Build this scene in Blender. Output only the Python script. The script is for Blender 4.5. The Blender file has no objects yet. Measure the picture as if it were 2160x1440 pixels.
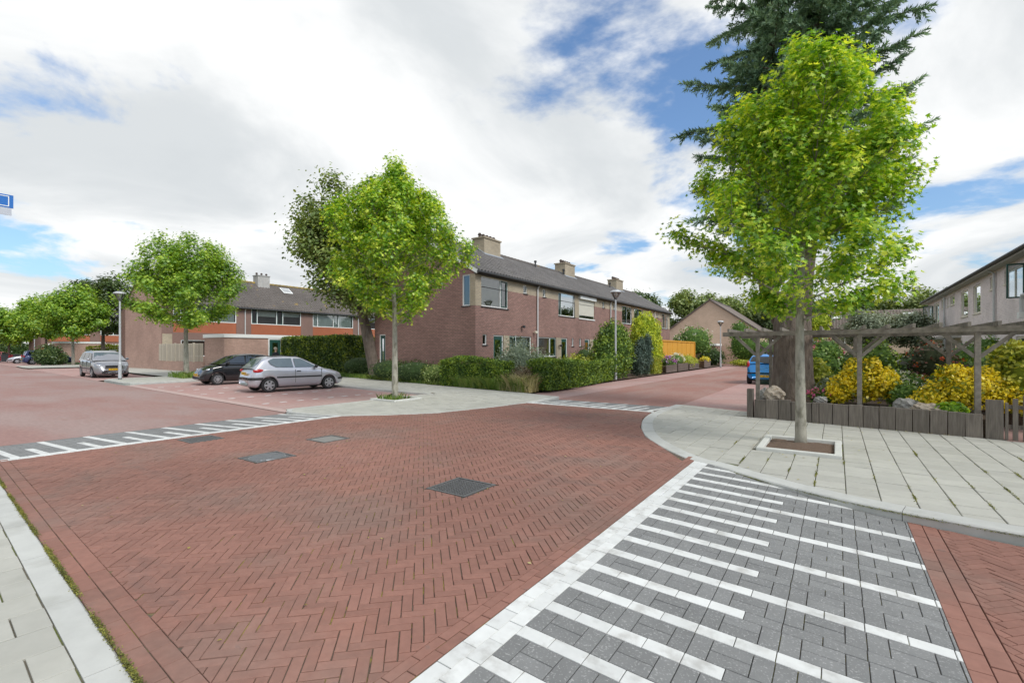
import bpy, bmesh, math, random
import numpy as np
from mathutils import Vector, Matrix, Euler
random.seed(7); np.random.seed(7)
scene = bpy.context.scene
C = scene.collection
R = math.radians
# ------------------------------------------------------------------ camera
TH = math.atan(.685)
cam = bpy.data.objects.new('camera', bpy.data.cameras.new('camera')); C.objects.link(cam)
cam.location = (0, 0, 1.68); cam.rotation_euler = (R(90), 0, TH)
cam.data.sensor_width = 36; cam.data.lens = 36 * 1000 / 2160; cam.data.shift_y = 18 / 2160
cam.data.clip_start = .05; cam.data.clip_end = 3000
scene.camera = cam
# ------------------------------------------------------------------ light
SUN_EL, SUN_AZ = R(45), R(100)      # azimuth from +Y towards +X
world = bpy.data.worlds.new('World'); scene.world = world; world.use_nodes = True
def build_world():
    nt = world.node_tree; N = nt.nodes; L = nt.links; N.clear()
    out = N.new('ShaderNodeOutputWorld'); bg = N.new('ShaderNodeBackground'); L.new(bg.outputs[0], out.inputs[0])
    bg.inputs[1].default_value = .14
    sky = N.new('ShaderNodeTexSky'); sky.sky_type = 'NISHITA'; sky.sun_disc = False
    sky.sun_elevation = SUN_EL; sky.sun_rotation = SUN_AZ; sky.air_density = 1.1; sky.dust_density = 2.0; sky.ozone_density = 2.2
    tc = N.new('ShaderNodeTexCoord'); sp = N.new('ShaderNodeSeparateXYZ'); L.new(tc.outputs['Generated'], sp.inputs[0])
    def m(op, a, b=None, c=None, clamp=False):
        n = N.new('ShaderNodeMath'); n.operation = op; n.use_clamp = clamp
        for i, v in enumerate((a, b, c)):
            if v is None: continue
            if isinstance(v, (int, float)): n.inputs[i].default_value = v
            else: L.new(v, n.inputs[i])
        return n.outputs[0]
    zz = m('ADD', m('MAXIMUM', sp.outputs[2], 0), .16)
    cb = N.new('ShaderNodeCombineXYZ'); L.new(m('DIVIDE', sp.outputs[0], zz), cb.inputs[0]); L.new(m('DIVIDE', sp.outputs[1], zz), cb.inputs[1])
    def noise(off, sc, det, rough, dist=0., stretch=(1, 1, 1), rot=0.):
        mp = N.new('ShaderNodeMapping'); mp.inputs['Location'].default_value = off; mp.inputs['Scale'].default_value = stretch
        mp.inputs['Rotation'].default_value = (0, 0, rot); L.new(cb.outputs[0], mp.inputs[0])
        n = N.new('ShaderNodeTexNoise'); n.inputs['Scale'].default_value = sc; n.inputs['Detail'].default_value = det
        n.inputs['Roughness'].default_value = rough; n.inputs['Distortion'].default_value = dist; L.new(mp.outputs[0], n.inputs[0])
        return n.outputs[0]
    def ramp(v, a, b, smooth=True):
        r = N.new('ShaderNodeMapRange'); r.interpolation_type = 'SMOOTHSTEP' if smooth else 'LINEAR'
        r.inputs[1].default_value = a; r.inputs[2].default_value = b; L.new(v, r.inputs[0]); return r.outputs[0]
    big = noise(CLOUD_OFF, .34, 2, .5)
    fine = noise((CLOUD_OFF[1] + 3.1, 7.7, 1.3), 1.5, 9, .57, .2)
    cov = m('ADD', m('MULTIPLY', big, 1.0), m('MULTIPLY', fine, .95))
    mask = ramp(cov, .865, .985)
    shade = noise((9.2, CLOUD_OFF[0] + 1.7, 4.4), 1.15, 8, .55, .5, (1, .75, 1), .6)
    shm = m('ADD', m('MULTIPLY', ramp(shade, .34, .66), .95), m('MULTIPLY', ramp(cov, 1.05, 1.4), -.2))
    shm = m('ADD', shm, .12, None, True)
    mix = N.new('ShaderNodeMix'); mix.data_type = 'RGBA'
    mix.inputs[6].default_value = (3.2, 3.38, 3.5, 1); mix.inputs[7].default_value = (4.9, 4.95, 4.95, 1)
    L.new(shm, mix.inputs[0])
    mx = N.new('ShaderNodeMix'); mx.data_type = 'RGBA'; L.new(mask, mx.inputs[0])
    sk = N.new('ShaderNodeMix'); sk.data_type = 'RGBA'; sk.blend_type = 'MULTIPLY'; sk.inputs[0].default_value = 1
    L.new(sky.outputs[0], sk.inputs[6]); sk.inputs[7].default_value = (.66, .78, .88, 1)
    L.new(sk.outputs[2], mx.inputs[6]); L.new(mix.outputs[2], mx.inputs[7])
    L.new(mx.outputs[2], bg.inputs[0])
CLOUD_OFF = (-9.66, 18.27, -1.88)
build_world()
sun = bpy.data.objects.new('sun', bpy.data.lights.new('sun', 'SUN')); C.objects.link(sun)
sun.data.energy = 1.5; sun.data.angle = R(20); sun.data.color = (1, .95, .87)
sun.rotation_euler = (R(90) - SUN_EL, 0, math.pi - SUN_AZ)
sun.location = (0, 0, 40)
vs = scene.view_settings
vs.view_transform = 'Standard'; vs.look = 'None'; vs.exposure = .62; vs.gamma = 1; vs.use_curve_mapping = False
scene.render.engine = 'CYCLES'; scene.cycles.use_denoising = True
scene.cycles.max_bounces = 6; scene.cycles.transparent_max_bounces = 12
# ------------------------------------------------------------------ materials
MATS = {}
def new_mat(name):
    m = bpy.data.materials.new(name); m.use_nodes = True; MATS[name] = m
    N = m.node_tree.nodes; b = N['Principled BSDF']; return m, N, m.node_tree.links, b
def nmath(N, L, op, a, b=None, clamp=False):
    n = N.new('ShaderNodeMath'); n.operation = op; n.use_clamp = clamp
    for i, v in enumerate((a, b)):
        if v is None: continue
        if isinstance(v, (int, float)): n.inputs[i].default_value = v
        else: L.new(v, n.inputs[i])
    return n.outputs[0]
def nnoise(N, L, vec, sc, det=3, rough=.5):
    n = N.new('ShaderNodeTexNoise'); n.inputs['Scale'].default_value = sc; n.inputs['Detail'].default_value = det
    n.inputs['Roughness'].default_value = rough; L.new(vec, n.inputs[0]); return n.outputs[0]
def nrange(N, L, v, a, b, c, d, smooth=False):
    r = N.new('ShaderNodeMapRange'); r.interpolation_type = 'SMOOTHSTEP' if smooth else 'LINEAR'
    for i, q in enumerate((a, b, c, d)): r.inputs[i + 1].default_value = q
    L.new(v, r.inputs[0]); return r.outputs[0]
def nmix(N, L, f, a, b, blend='MIX'):
    n = N.new('ShaderNodeMix'); n.data_type = 'RGBA'; n.blend_type = blend
    for i, v in ((0, f), (6, a), (7, b)):
        if isinstance(v, (int, float)): n.inputs[i].default_value = v
        elif isinstance(v, tuple): n.inputs[i].default_value = v if len(v) == 4 else v + (1,)
        else: L.new(v, n.inputs[i])
    return n.outputs[2]
def nscale(N, L, col, f):
    n = N.new('ShaderNodeVectorMath'); n.operation = 'SCALE'
    if isinstance(col, tuple): n.inputs[0].default_value = col[:3]
    else: L.new(col, n.inputs[0])
    L.new(f, n.inputs[3]); return n.outputs[0]
def nrand(N, L):
    oi = N.new('ShaderNodeObjectInfo'); ge = N.new('ShaderNodeNewGeometry')
    return nmath(N, L, 'FRACT', nmath(N, L, 'ADD', oi.outputs['Random'], ge.outputs['Random Per Island']))
def npos(N, obj=False):
    if obj: return N.new('ShaderNodeTexCoord').outputs['Object']
    return N.new('ShaderNodeNewGeometry').outputs['Position']
def nbump(N, L, b, h, strength, dist):
    bp = N.new('ShaderNodeBump'); bp.inputs['Strength'].default_value = strength; bp.inputs['Distance'].default_value = dist
    L.new(h, bp.inputs['Height']); L.new(bp.outputs[0], b.inputs['Normal'])
def mat(name, col, rough=.8, var=.15, sc=6, rnd=0., big=0., bump=0., bsc=60, bdist=.004, metal=0., spec=.5, tint=None, tsc=.8, trange=(.55, .75), tstr=.6, tint2=None, t2sc=.3, t2range=(.5, .65), t2str=.6, tint3=None, obj=False, stretch=None, coat=0.):
    m, N, L, b = new_mat(name)
    p = npos(N, obj)
    if stretch:
        mp = N.new('ShaderNodeMapping'); mp.inputs['Scale'].default_value = stretch; L.new(p, mp.inputs[0]); p = mp.outputs[0]
    f = nrange(N, L, nnoise(N, L, p, sc, 5, .6), .25, .75, 1 - var, 1 + var)
    if big: f = nmath(N, L, 'MULTIPLY', f, nrange(N, L, nnoise(N, L, p, .35, 3), .3, .7, 1 - big, 1 + big))
    if rnd: f = nmath(N, L, 'MULTIPLY', f, nrange(N, L, nrand(N, L), 0, 1, 1 - rnd, 1 + rnd))
    c = tuple(col) + (1,)
    if tint: c = nmix(N, L, nmath(N, L, 'MULTIPLY', nrange(N, L, nnoise(N, L, p, tsc, 5, .6), trange[0], trange[1], 0, 1, True), tstr), c, tuple(tint))
    if tint2: c = nmix(N, L, nmath(N, L, 'MULTIPLY', nrange(N, L, nnoise(N, L, p, t2sc, 6, .62), t2range[0], t2range[1], 0, 1, True), t2str), c, tuple(tint2))
    if tint3:
        mp3 = N.new('ShaderNodeMapping'); mp3.inputs['Scale'].default_value = (.35, 1.6, 1); mp3.inputs['Rotation'].default_value = (0, 0, .35); L.new(p, mp3.inputs[0])
        st = nmath(N, L, 'MULTIPLY', nrange(N, L, nnoise(N, L, mp3.outputs[0], 1.1, 6, .65), .54, .72, 0, 1, True), .42)
        sp3 = nmath(N, L, 'MULTIPLY', nrange(N, L, nnoise(N, L, p, 7, 3, .6), .66, .74, 0, 1, True), .5)
        c = nmix(N, L, nmath(N, L, 'MAXIMUM', st, sp3), c, tuple(tint3))
    L.new(nscale(N, L, c, f), b.inputs['Base Color'])
    b.inputs['Roughness'].default_value = rough; b.inputs['Metallic'].default_value = metal; b.inputs['Specular IOR Level'].default_value = spec
    if coat: b.inputs['Coat Weight'].default_value = coat; b.inputs['Coat Roughness'].default_value = .04
    if bump: nbump(N, L, b, nnoise(N, L, p, bsc, 5, .6), bump, bdist)
    return m
def leaf_mat(name, cols, trans=.35, rough=.5, vsc=1.2, rnd=.35):
    """cols: dark, mid, light leaf colours picked leaf by leaf"""
    m, N, L, b = new_mat(name)
    ge = N.new('ShaderNodeNewGeometry'); oi = N.new('ShaderNodeObjectInfo')
    r = nmath(N, L, 'FRACT', nmath(N, L, 'ADD', oi.outputs['Random'], ge.outputs['Random Per Island']))
    n = nnoise(N, L, ge.outputs['Position'], vsc, 3)
    v = nmath(N, L, 'ADD', nmath(N, L, 'MULTIPLY', nmath(N, L, 'SUBTRACT', r, .5), .9), nrange(N, L, n, .3, .7, .15, .85))
    cr = N.new('ShaderNodeValToRGB'); e = cr.color_ramp.elements
    e[0].position = .05; e[0].color = cols[0] + (1,); e[1].position = .95; e[1].color = cols[2] + (1,)
    k = e.new(.5); k.color = cols[1] + (1,); L.new(v, cr.inputs[0])
    N.remove(b); out = N['Material Output']
    d = N.new('ShaderNodeBsdfDiffuse'); t = N.new('ShaderNodeBsdfTranslucent'); g = N.new('ShaderNodeBsdfGlossy')
    L.new(cr.outputs[0], d.inputs[0])
    t2 = nmix(N, L, 1., cr.outputs[0], (1.35, 1.25, .5), 'MULTIPLY'); L.new(t2, t.inputs[0])
    g.inputs[0].default_value = (.9, .95, .9, 1); g.inputs['Roughness'].default_value = rough
    a = N.new('ShaderNodeMixShader'); a.inputs[0].default_value = trans; L.new(d.outputs[0], a.inputs[1]); L.new(t.outputs[0], a.inputs[2])
    z = N.new('ShaderNodeMixShader'); z.inputs[0].default_value = .045; L.new(a.outputs[0], z.inputs[1]); L.new(g.outputs[0], z.inputs[2])
    L.new(z.outputs[0], out.inputs[0]); return m
def glass_mat(name, tint=(.75, .85, .82), refl=.22):
    m, N, L, b = new_mat(name); N.remove(b); out = N['Material Output']
    t = N.new('ShaderNodeBsdfTransparent'); t.inputs[0].default_value = tint + (1,)
    g = N.new('ShaderNodeBsdfGlossy'); g.inputs['Roughness'].default_value = .02; g.inputs[0].default_value = (.95, .98, 1, 1)
    fr = N.new('ShaderNodeFresnel'); fr.inputs[0].default_value = 1.5
    f = nmath(N, L, 'ADD', nmath(N, L, 'MULTIPLY', fr.outputs[0], .9), refl, True)
    x = N.new('ShaderNodeMixShader'); L.new(f, x.inputs[0]); L.new(t.outputs[0], x.inputs[1]); L.new(g.outputs[0], x.inputs[2])
    L.new(x.outputs[0], out.inputs[0]); return m
def brick_mat(name, c1, c2, mortar, bw=.223, bh=.078, ms=.012, rough=.85, var=.07, big=.13):
    m, N, L, b = new_mat(name); p = npos(N); s = N.new('ShaderNodeSeparateXYZ'); L.new(p, s.inputs[0])
    cb = N.new('ShaderNodeCombineXYZ'); L.new(nmath(N, L, 'ADD', s.outputs[0], s.outputs[1]), cb.inputs[0]); L.new(s.outputs[2], cb.inputs[1])
    t = N.new('ShaderNodeTexBrick'); L.new(cb.outputs[0], t.inputs[0]); t.inputs['Scale'].default_value = 1
    t.inputs['Color1'].default_value = c1 + (1,); t.inputs['Color2'].default_value = c2 + (1,); t.inputs['Mortar'].default_value = mortar + (1,)
    t.inputs['Mortar Size'].default_value = ms; t.inputs['Mortar Smooth'].default_value = .2; t.inputs['Brick Width'].default_value = bw; t.inputs['Row Height'].default_value = bh; t.inputs['Bias'].default_value = 0
    f = nmath(N, L, 'MULTIPLY', nrange(N, L, nnoise(N, L, p, 9, 4), .25, .75, 1 - var, 1 + var), nrange(N, L, nnoise(N, L, p, .55, 5, .62), .3, .7, 1 - big, 1 + big))
    L.new(nscale(N, L, t.outputs[0], f), b.inputs['Base Color']); b.inputs['Roughness'].default_value = rough; b.inputs['Specular IOR Level'].default_value = .25
    nbump(N, L, b, nmath(N, L, 'SUBTRACT', 1., t.outputs['Fac']), .5, .006)
    return m
mat('paver_red', (.245, .124, .096), .86, .12, 14, .085, .14, .35, 130, .003, tint=(.21, .138, .113), tsc=.55, trange=(.45, .68), tstr=.8, tint2=(.29, .135, .098), t2sc=.45, t2range=(.54, .68), t2str=.45, spec=.3, tint3=(.15, .105, .092))
mat('paver_far', (.31, .185, .163), .85, .13, 9, 0, .05, .5, 25, .004, spec=.3, tint=(.31, .232, .213), tsc=.35, trange=(.38, .62), tstr=.8, tint2=(.275, .147, .125), t2sc=.8, t2range=(.55, .7), t2str=.5, stretch=(.5, 1.4, 1))
mat('paver_side', (.30, .155, .125), .85, .13, 9, 0, .06, .5, 25, .004, spec=.3, tint=(.32, .21, .18), tsc=.5, trange=(.38, .62), tstr=.8, tint2=(.27, .125, .10), t2sc=.9, t2range=(.55, .7), t2str=.5, stretch=(1.4, .5, 1))
mat('paver_pink', (.40, .245, .22), .85, .13, 9, 0, .06, .5, 25, .003, spec=.3, tint=(.40, .30, .275), tsc=.6, trange=(.4, .65), tint2=(.33, .19, .165), t2sc=1.1, t2range=(.56, .7), t2str=.5)
mat('joint', (.10, .075, .055), .95, .3, 40, 0, .2, .4, 80, .004, tint=(.26, .22, .03), tsc=4.5, trange=(.51, .63), tstr=.9)
mat('joint_moss', (.14, .125, .095), .95, .3, 40, 0, .2, .4, 80, .004, tint=(.12, .15, .025), tsc=2.2, trange=(.48, .62), tstr=.9)
def grey_block():
    m = mat('paver_grey', (.185, .188, .186), .85, .1, 9, .09, .1, .5, 170, .003)
    N = m.node_tree.nodes; L = m.node_tree.links; b = N['Principled BSDF']
    src = b.inputs['Base Color'].links[0].from_socket
    sp = nrange(N, L, nnoise(N, L, npos(N), 75, 2), .58, .70, 0, .6)
    L.new(nmix(N, L, sp, src, (.42, .42, .41)), b.inputs['Base Color'])
grey_block()
mat('paver_white', (.62, .63, .615), .78, .08, 9, .07, .07, .25, 120, .002, tint=(.36, .35, .325), tsc=5, trange=(.48, .7), tstr=.62)
mat('tile_grey', (.41, .405, .362), .88, .07, 5, .075, .06, .3, 140, .002, tint=(.345, .34, .295), tsc=1.4, trange=(.45, .7), tstr=.5)
mat('kerb_concrete', (.46, .465, .44), .88, .08, 5, .05, .08, .35, 90, .003, tint=(.33, .33, .30), tsc=1.6, trange=(.5, .7), tstr=.5)
mat('soil', (.10, .068, .045), .95, .35, 25, 0, .15, .8, 40, .03)
mat('bark_chips', (.15, .10, .07), .95, .35, 45, 0, .1, .9, 60, .03)
mat('iron', (.17, .17, .17), .55, .25, 25, 0, .1, .4, 90, .003, metal=.6)
mat('ground_green', (.075, .11, .03), .95, .3, 3, 0, .2, .6, 20, .05)
# ------------------------------------------------------------------ mesh helpers
class MB:
    def __init__(s): s.v = []; s.f = []
    def add(s, vs, fs):
        o = len(s.v); s.v += [tuple(v) for v in vs]; s.f += [tuple(i + o for i in f) for f in fs]; return s
    def box(s, x0, x1, y0, y1, z0, z1):
        return s.add([(x0, y0, z0), (x1, y0, z0), (x1, y1, z0), (x0, y1, z0), (x0, y0, z1), (x1, y0, z1), (x1, y1, z1), (x0, y1, z1)],
                     [(3, 2, 1, 0), (4, 5, 6, 7), (0, 1, 5, 4), (1, 2, 6, 5), (2, 3, 7, 6), (3, 0, 4, 7)])
    def beam(s, p0, p1, w, h, up=(0, 0, 1)):
        p0, p1 = Vector(p0), Vector(p1); d = (p1 - p0).normalized(); u = Vector(up)
        x = d.cross(u)
        if x.length < 1e-4: x = d.cross(Vector((1, 0, 0)))
        x.normalize(); u = x.cross(d); vs = []
        for p in (p0, p1):
            for a, b in ((-1, -1), (1, -1), (1, 1), (-1, 1)): vs.append(p + x * a * w / 2 + u * b * h / 2)
        return s.add(vs, [(3, 2, 1, 0), (4, 5, 6, 7), (0, 1, 5, 4), (1, 2, 6, 5), (2, 3, 7, 6), (3, 0, 4, 7)])
    def prism(s, poly, z0, z1):
        n = len(poly)
        return s.add([(p[0], p[1], z0) for p in poly] + [(p[0], p[1], z1) for p in poly],
                     [tuple(range(n - 1, -1, -1)), tuple(range(n, 2 * n))] + [(i, (i + 1) % n, n + (i + 1) % n, n + i) for i in range(n)])
    def extrude(s, poly3, d):
        n = len(poly3); d = Vector(d); a = [Vector(p) for p in poly3]
        return s.add(a + [p + d for p in a], [tuple(range(n - 1, -1, -1)), tuple(range(n, 2 * n))] + [(i, (i + 1) % n, n + (i + 1) % n, n + i) for i in range(n)])
    def tube(s, pts, rs, n=8, caps=True):
        pts = [Vector(p) for p in pts]
        if isinstance(rs, (int, float)): rs = [rs] * len(pts)
        o = len(s.v); ref = None
        for i, p in enumerate(pts):
            d = (pts[min(i + 1, len(pts) - 1)] - pts[max(i - 1, 0)]).normalized()
            if ref is None: ref = d.orthogonal().normalized()
            x = (ref - d * ref.dot(d))
            x = x.normalized() if x.length > 1e-5 else d.orthogonal().normalized()
            ref = x; y = d.cross(x)
            for k in range(n):
                a = 2 * math.pi * k / n; s.v.append(tuple(p + (x * math.cos(a) + y * math.sin(a)) * rs[i]))
        for i in range(len(pts) - 1):
            for k in range(n):
                a = o + i * n + k; b = o + i * n + (k + 1) % n; s.f.append((a, b, b + n, a + n))
        if caps:
            s.f.append(tuple(o + k for k in range(n - 1, -1, -1))); e = o + (len(pts) - 1) * n; s.f.append(tuple(e + k for k in range(n)))
        return s
    def lathe(s, prof, c=(0, 0, 0), n=16):
        o = len(s.v)
        for r, z in prof:
            for k in range(n):
                a = 2 * math.pi * k / n; s.v.append((c[0] + r * math.cos(a), c[1] + r * math.sin(a), c[2] + z))
        for i in range(len(prof) - 1):
            for k in range(n):
                a = o + i * n + k; b = o + i * n + (k + 1) % n; s.f.append((a, b, b + n, a + n))
        s.f.append(tuple(o + k for k in range(n - 1, -1, -1))); e = o + (len(prof) - 1) * n; s.f.append(tuple(e + k for k in range(n)))
        return s
    def mesh(s, name, off=(0, 0, 0), smooth=False):
        me = bpy.data.meshes.new(name)
        v = [(a - off[0], b - off[1], c - off[2]) for a, b, c in s.v]
        me.from_pydata(v, [], s.f); me.update()
        if smooth: me.polygons.foreach_set('use_smooth', [True] * len(me.polygons))
        return me
    def build(s, name, m, parent=None, world=True, smooth=False, bevel=0.):
        off = (0, 0, 0)
        if parent is not None and world:
            off = Vector((0, 0, 0)); q = parent
            while q is not None: off = off + q.location; q = q.parent
        me = s.mesh(name, off, smooth)
        return link(name, me, m, parent, bevel)
def link(name, me, m, parent=None, bevel=0.):
    o = bpy.data.objects.new(name, me); C.objects.link(o)
    if m is not None: me.materials.append(MATS[m] if isinstance(m, str) else m)
    if parent is not None: o.parent = parent
    if bevel:
        b = o.modifiers.new('bevel', 'BEVEL'); b.width = bevel; b.segments = 2; b.limit_method = 'ANGLE'
    return o
def tag(o, label=None, cat=None, group=None, kind=None):
    if label: o['label'] = label
    if cat: o['category'] = cat
    if group: o['group'] = group
    if kind: o['kind'] = kind
    return o
def thing(name, label, cat, loc=(0, 0, 0), rz=0., group=None):
    o = bpy.data.objects.new(name, None); C.objects.link(o); o.location = loc; o.rotation_euler = (0, 0, rz); o.empty_display_size = .2
    return tag(o, label, cat, group)
def copy_tree(o, parent=None):
    c = o.copy(); C.objects.link(c); c.parent = parent
    for ch in o.children: copy_tree(ch, c)
    return c
def np_mesh(name, verts, faces_flat, nper):
    """fast mesh from numpy arrays; every face has nper corners"""
    me = bpy.data.meshes.new(name); nf = len(faces_flat) // nper
    me.vertices.add(len(verts)); me.vertices.foreach_set('co', np.asarray(verts, dtype=np.float32).ravel())
    me.loops.add(len(faces_flat)); me.loops.foreach_set('vertex_index', np.asarray(faces_flat, dtype=np.int32))
    me.polygons.add(nf); me.polygons.foreach_set('loop_start', np.arange(nf, dtype=np.int32) * nper)
    me.update(calc_edges=True); me.validate(); return me
# ------------------------------------------------------------------ polygons and paving
def inpoly(p, poly):
    x, y = p; r = False; j = len(poly) - 1
    for i in range(len(poly)):
        xi, yi = poly[i]; xj, yj = poly[j]
        if (yi > y) != (yj > y) and x < (xj - xi) * (y - yi) / (yj - yi) + xi: r = not r
        j = i
    return r
def area(poly): return .5 * sum(poly[i - 1][0] * poly[i][1] - poly[i][0] * poly[i - 1][1] for i in range(len(poly)))
def clip_half(poly, p, n):
    out = []
    for i in range(len(poly)):
        a, b = poly[i - 1], poly[i]
        da = (a[0] - p[0]) * n[0] + (a[1] - p[1]) * n[1]; db = (b[0] - p[0]) * n[0] + (b[1] - p[1]) * n[1]
        if (da >= 0) != (db >= 0):
            t = da / (da - db); out.append((a[0] + t * (b[0] - a[0]), a[1] + t * (b[1] - a[1])))
        if db >= 0: out.append(b)
    return out
def segd(p, a, b):
    dx, dy = b[0] - a[0], b[1] - a[1]; l = dx * dx + dy * dy
    t = max(0, min(1, ((p[0] - a[0]) * dx + (p[1] - a[1]) * dy) / l)) if l else 0
    return math.hypot(p[0] - a[0] - t * dx, p[1] - a[1] - t * dy)
def clip_to(poly, region):
    """region counter-clockwise; clips a small convex piece by the region edges near it"""
    ins = [inpoly(p, region) for p in poly]
    if not any(ins) : return []
    c = (sum(p[0] for p in poly) / len(poly), sum(p[1] for p in poly) / len(poly))
    rad = max(math.hypot(p[0] - c[0], p[1] - c[1]) for p in poly)
    q = poly
    for i in range(len(region)):
        a, b = region[i - 1], region[i]
        if segd(c, a, b) < rad: q = clip_half(q, a, (-(b[1] - a[1]), b[0] - a[0]))
        if len(q) < 3: return []
    return q
def rect(cx, cy, w, h, a):
    ca, sa = math.cos(a), math.sin(a)
    return [(cx + x * ca - y * sa, cy + x * sa + y * ca) for x, y in ((-w / 2, -h / 2), (w / 2, -h / 2), (w / 2, h / 2), (-w / 2, h / 2))]
def inset(poly, c):
    n = len(poly); out = []
    for i in range(n):
        a, b, d = poly[i - 1], poly[i], poly[(i + 1) % n]
        def nn(p, q):
            x, y = q[0] - p[0], q[1] - p[1]; l = math.hypot(x, y) or 1; return -y / l, x / l
        n1, n2 = nn(a, b), nn(b, d); k = 1 + n1[0] * n2[0] + n1[1] * n2[1]; k = max(k, .35)
        out.append((b[0] + c * (n1[0] + n2[0]) / k, b[1] + c * (n1[1] + n2[1]) / k))
    return out
def slab(mb, poly, zf, th=.03, ch=.004, dz=0.):
    n = len(poly); top = inset(poly, ch)
    mb.add([(p[0], p[1], zf(p[0], p[1]) + dz - th) for p in poly] + [(p[0], p[1], zf(p[0], p[1]) + dz - ch) for p in poly] + [(p[0], p[1], zf(p[0], p[1]) + dz) for p in top],
           [(i, (i + 1) % n, n + (i + 1) % n, n + i) for i in range(n)] + [(n + i, n + (i + 1) % n, 2 * n + (i + 1) % n, 2 * n + i) for i in range(n)] + [tuple(range(2 * n, 3 * n))])
CT, ST = math.cos(TH), math.sin(TH)
def project(x, y, z):
    X = x * CT + y * ST; Y = -x * ST + y * CT
    return (1080 + 1000 * X / Y, 738 - 1000 * (z - 1.68) / Y, Y) if Y > .1 else (-1e4, -1e4, -1)
def in_view(x, y, z=0, m=0):
    a, b, d = project(x, y, z); return d > 0 and -m < a < 2160 + m and -m < b < 1440 + m
SLABS = {}
def lay(parent, pieces, region, zf, slope=(0, 0), name='brick', material='paver_red', limit=300, th=.03, ch=.0026, jit=.0012, holes=(), minarea=.25):
    """pieces: (cx, cy, w, h, angle[, material]); the nearest whole ones in view become objects, the rest one mesh per material"""
    whole = []; rest = []
    for pc in pieces:
        cx, cy, w, h, a = pc[:5]; m = pc[5] if len(pc) > 5 else material
        r = rect(cx, cy, w, h, a); q = clip_to(r, region) if region else r
        if len(q) < 3: continue
        skip = False
        for (hx0, hx1, hy0, hy1) in holes:
            if max(p[0] for p in q) > hx0 and min(p[0] for p in q) < hx1 and max(p[1] for p in q) > hy0 and min(p[1] for p in q) < hy1:
                best = []
                for pp, nn in (((hx0, 0), (-1, 0)), ((hx1, 0), (1, 0)), ((0, hy0), (0, -1)), ((0, hy1), (0, 1))):
                    t = clip_half(q, pp, nn)
                    if len(t) > 2 and (not best or area(t) > area(best)): best = t
                q = best
                if len(q) < 3: skip = True; break
        if skip: continue
        ar = area(q)
        if ar < minarea * w * h * (.3 if region else 1): continue
        if ar > .999 * w * h and in_view(cx, cy, zf(cx, cy)): whole.append((cx * cx + cy * cy, cx, cy, w, h, a, m, r))
        else: rest.append((q, m))
    whole.sort(key=lambda t: t[0])
    for d, cx, cy, w, h, a, m, r in whole[:limit]:
        key = (round(w, 3), round(h, 3), m, th)
        if key not in SLABS:
            mb = MB(); slab(mb, rect(0, 0, w, h, 0), lambda x, y: 0, th, ch); SLABS[key] = mb.mesh(name); SLABS[key].materials.append(MATS[m])
        o = bpy.data.objects.new(name, SLABS[key]); C.objects.link(o); o.parent = parent
        o.location = (cx, cy, zf(cx, cy) + random.gauss(0, jit))
        t = Matrix(((1, 0, 0), (0, 1, 0), (slope[0] + random.gauss(0, jit * 4), slope[1] + random.gauss(0, jit * 4), 1)))
        nrm = Vector((-t[2][0], -t[2][1], 1)).normalized()
        qd = Vector((0, 0, 1)).rotation_difference(nrm)
        o.rotation_euler = (qd.to_matrix() @ Matrix.Rotation(a, 3, 'Z')).to_euler()
    by = {}
    for d, cx, cy, w, h, a, m, r in whole[limit:]: by.setdefault(m, []).append(r)
    for q, m in rest: by.setdefault(m, []).append(q)
    for m, qs in by.items():
        mb = MB()
        for q in qs: slab(mb, q, zf, th, ch, random.gauss(0, jit))
        o = mb.build(name + 's_beyond', m, parent, world=False); o['kind'] = 'stuff'
def sheet(name, poly, z, m, label=None):
    mb = MB(); zf = z if callable(z) else (lambda x, y: z)
    mb.add([(p[0], p[1], zf(*p)) for p in poly], [tuple(range(len(poly)))])
    o = mb.build(name, m); tag(o, kind='structure'); return o
def herring(x0, x1, y0, y1, L=.212, W=.0705, a=R(45), joint=.006):
    ca, sa = math.cos(a), math.sin(a); out = []
    cx, cy = (x0 + x1) / 2, (y0 + y1) / 2; rad = math.hypot(x1 - x0, y1 - y0) / 2
    n = 3; k = int(rad / W) + 4
    for i in range(-k, k):
        for j in range(-k, k):
            d = (i - j) % (2 * n)
            if d == 0: u, v, w, h = (i + n / 2) * W, (j + .5) * W, n * W, W
            elif d == 2 * n - 1: u, v, w, h = (i + .5) * W, (j + n / 2) * W, W, n * W
            else: continue
            x, y = cx + u * ca - v * sa, cy + u * sa + v * ca
            if x0 - .2 < x < x1 + .2 and y0 - .2 < y < y1 + .2:
                w2 = w - joint; h2 = h - joint; x += random.gauss(0, .0011); y += random.gauss(0, .0011); da = random.gauss(0, .006)
                if h2 > w2: out.append((x, y, h2, w2, a + R(90) + da))
                else: out.append((x, y, w2, h2, a + da))
    return out
flat = lambda z: (lambda x, y: z)
ZS = -.10                                    # street level; the junction table and the pavements are at 0
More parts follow.
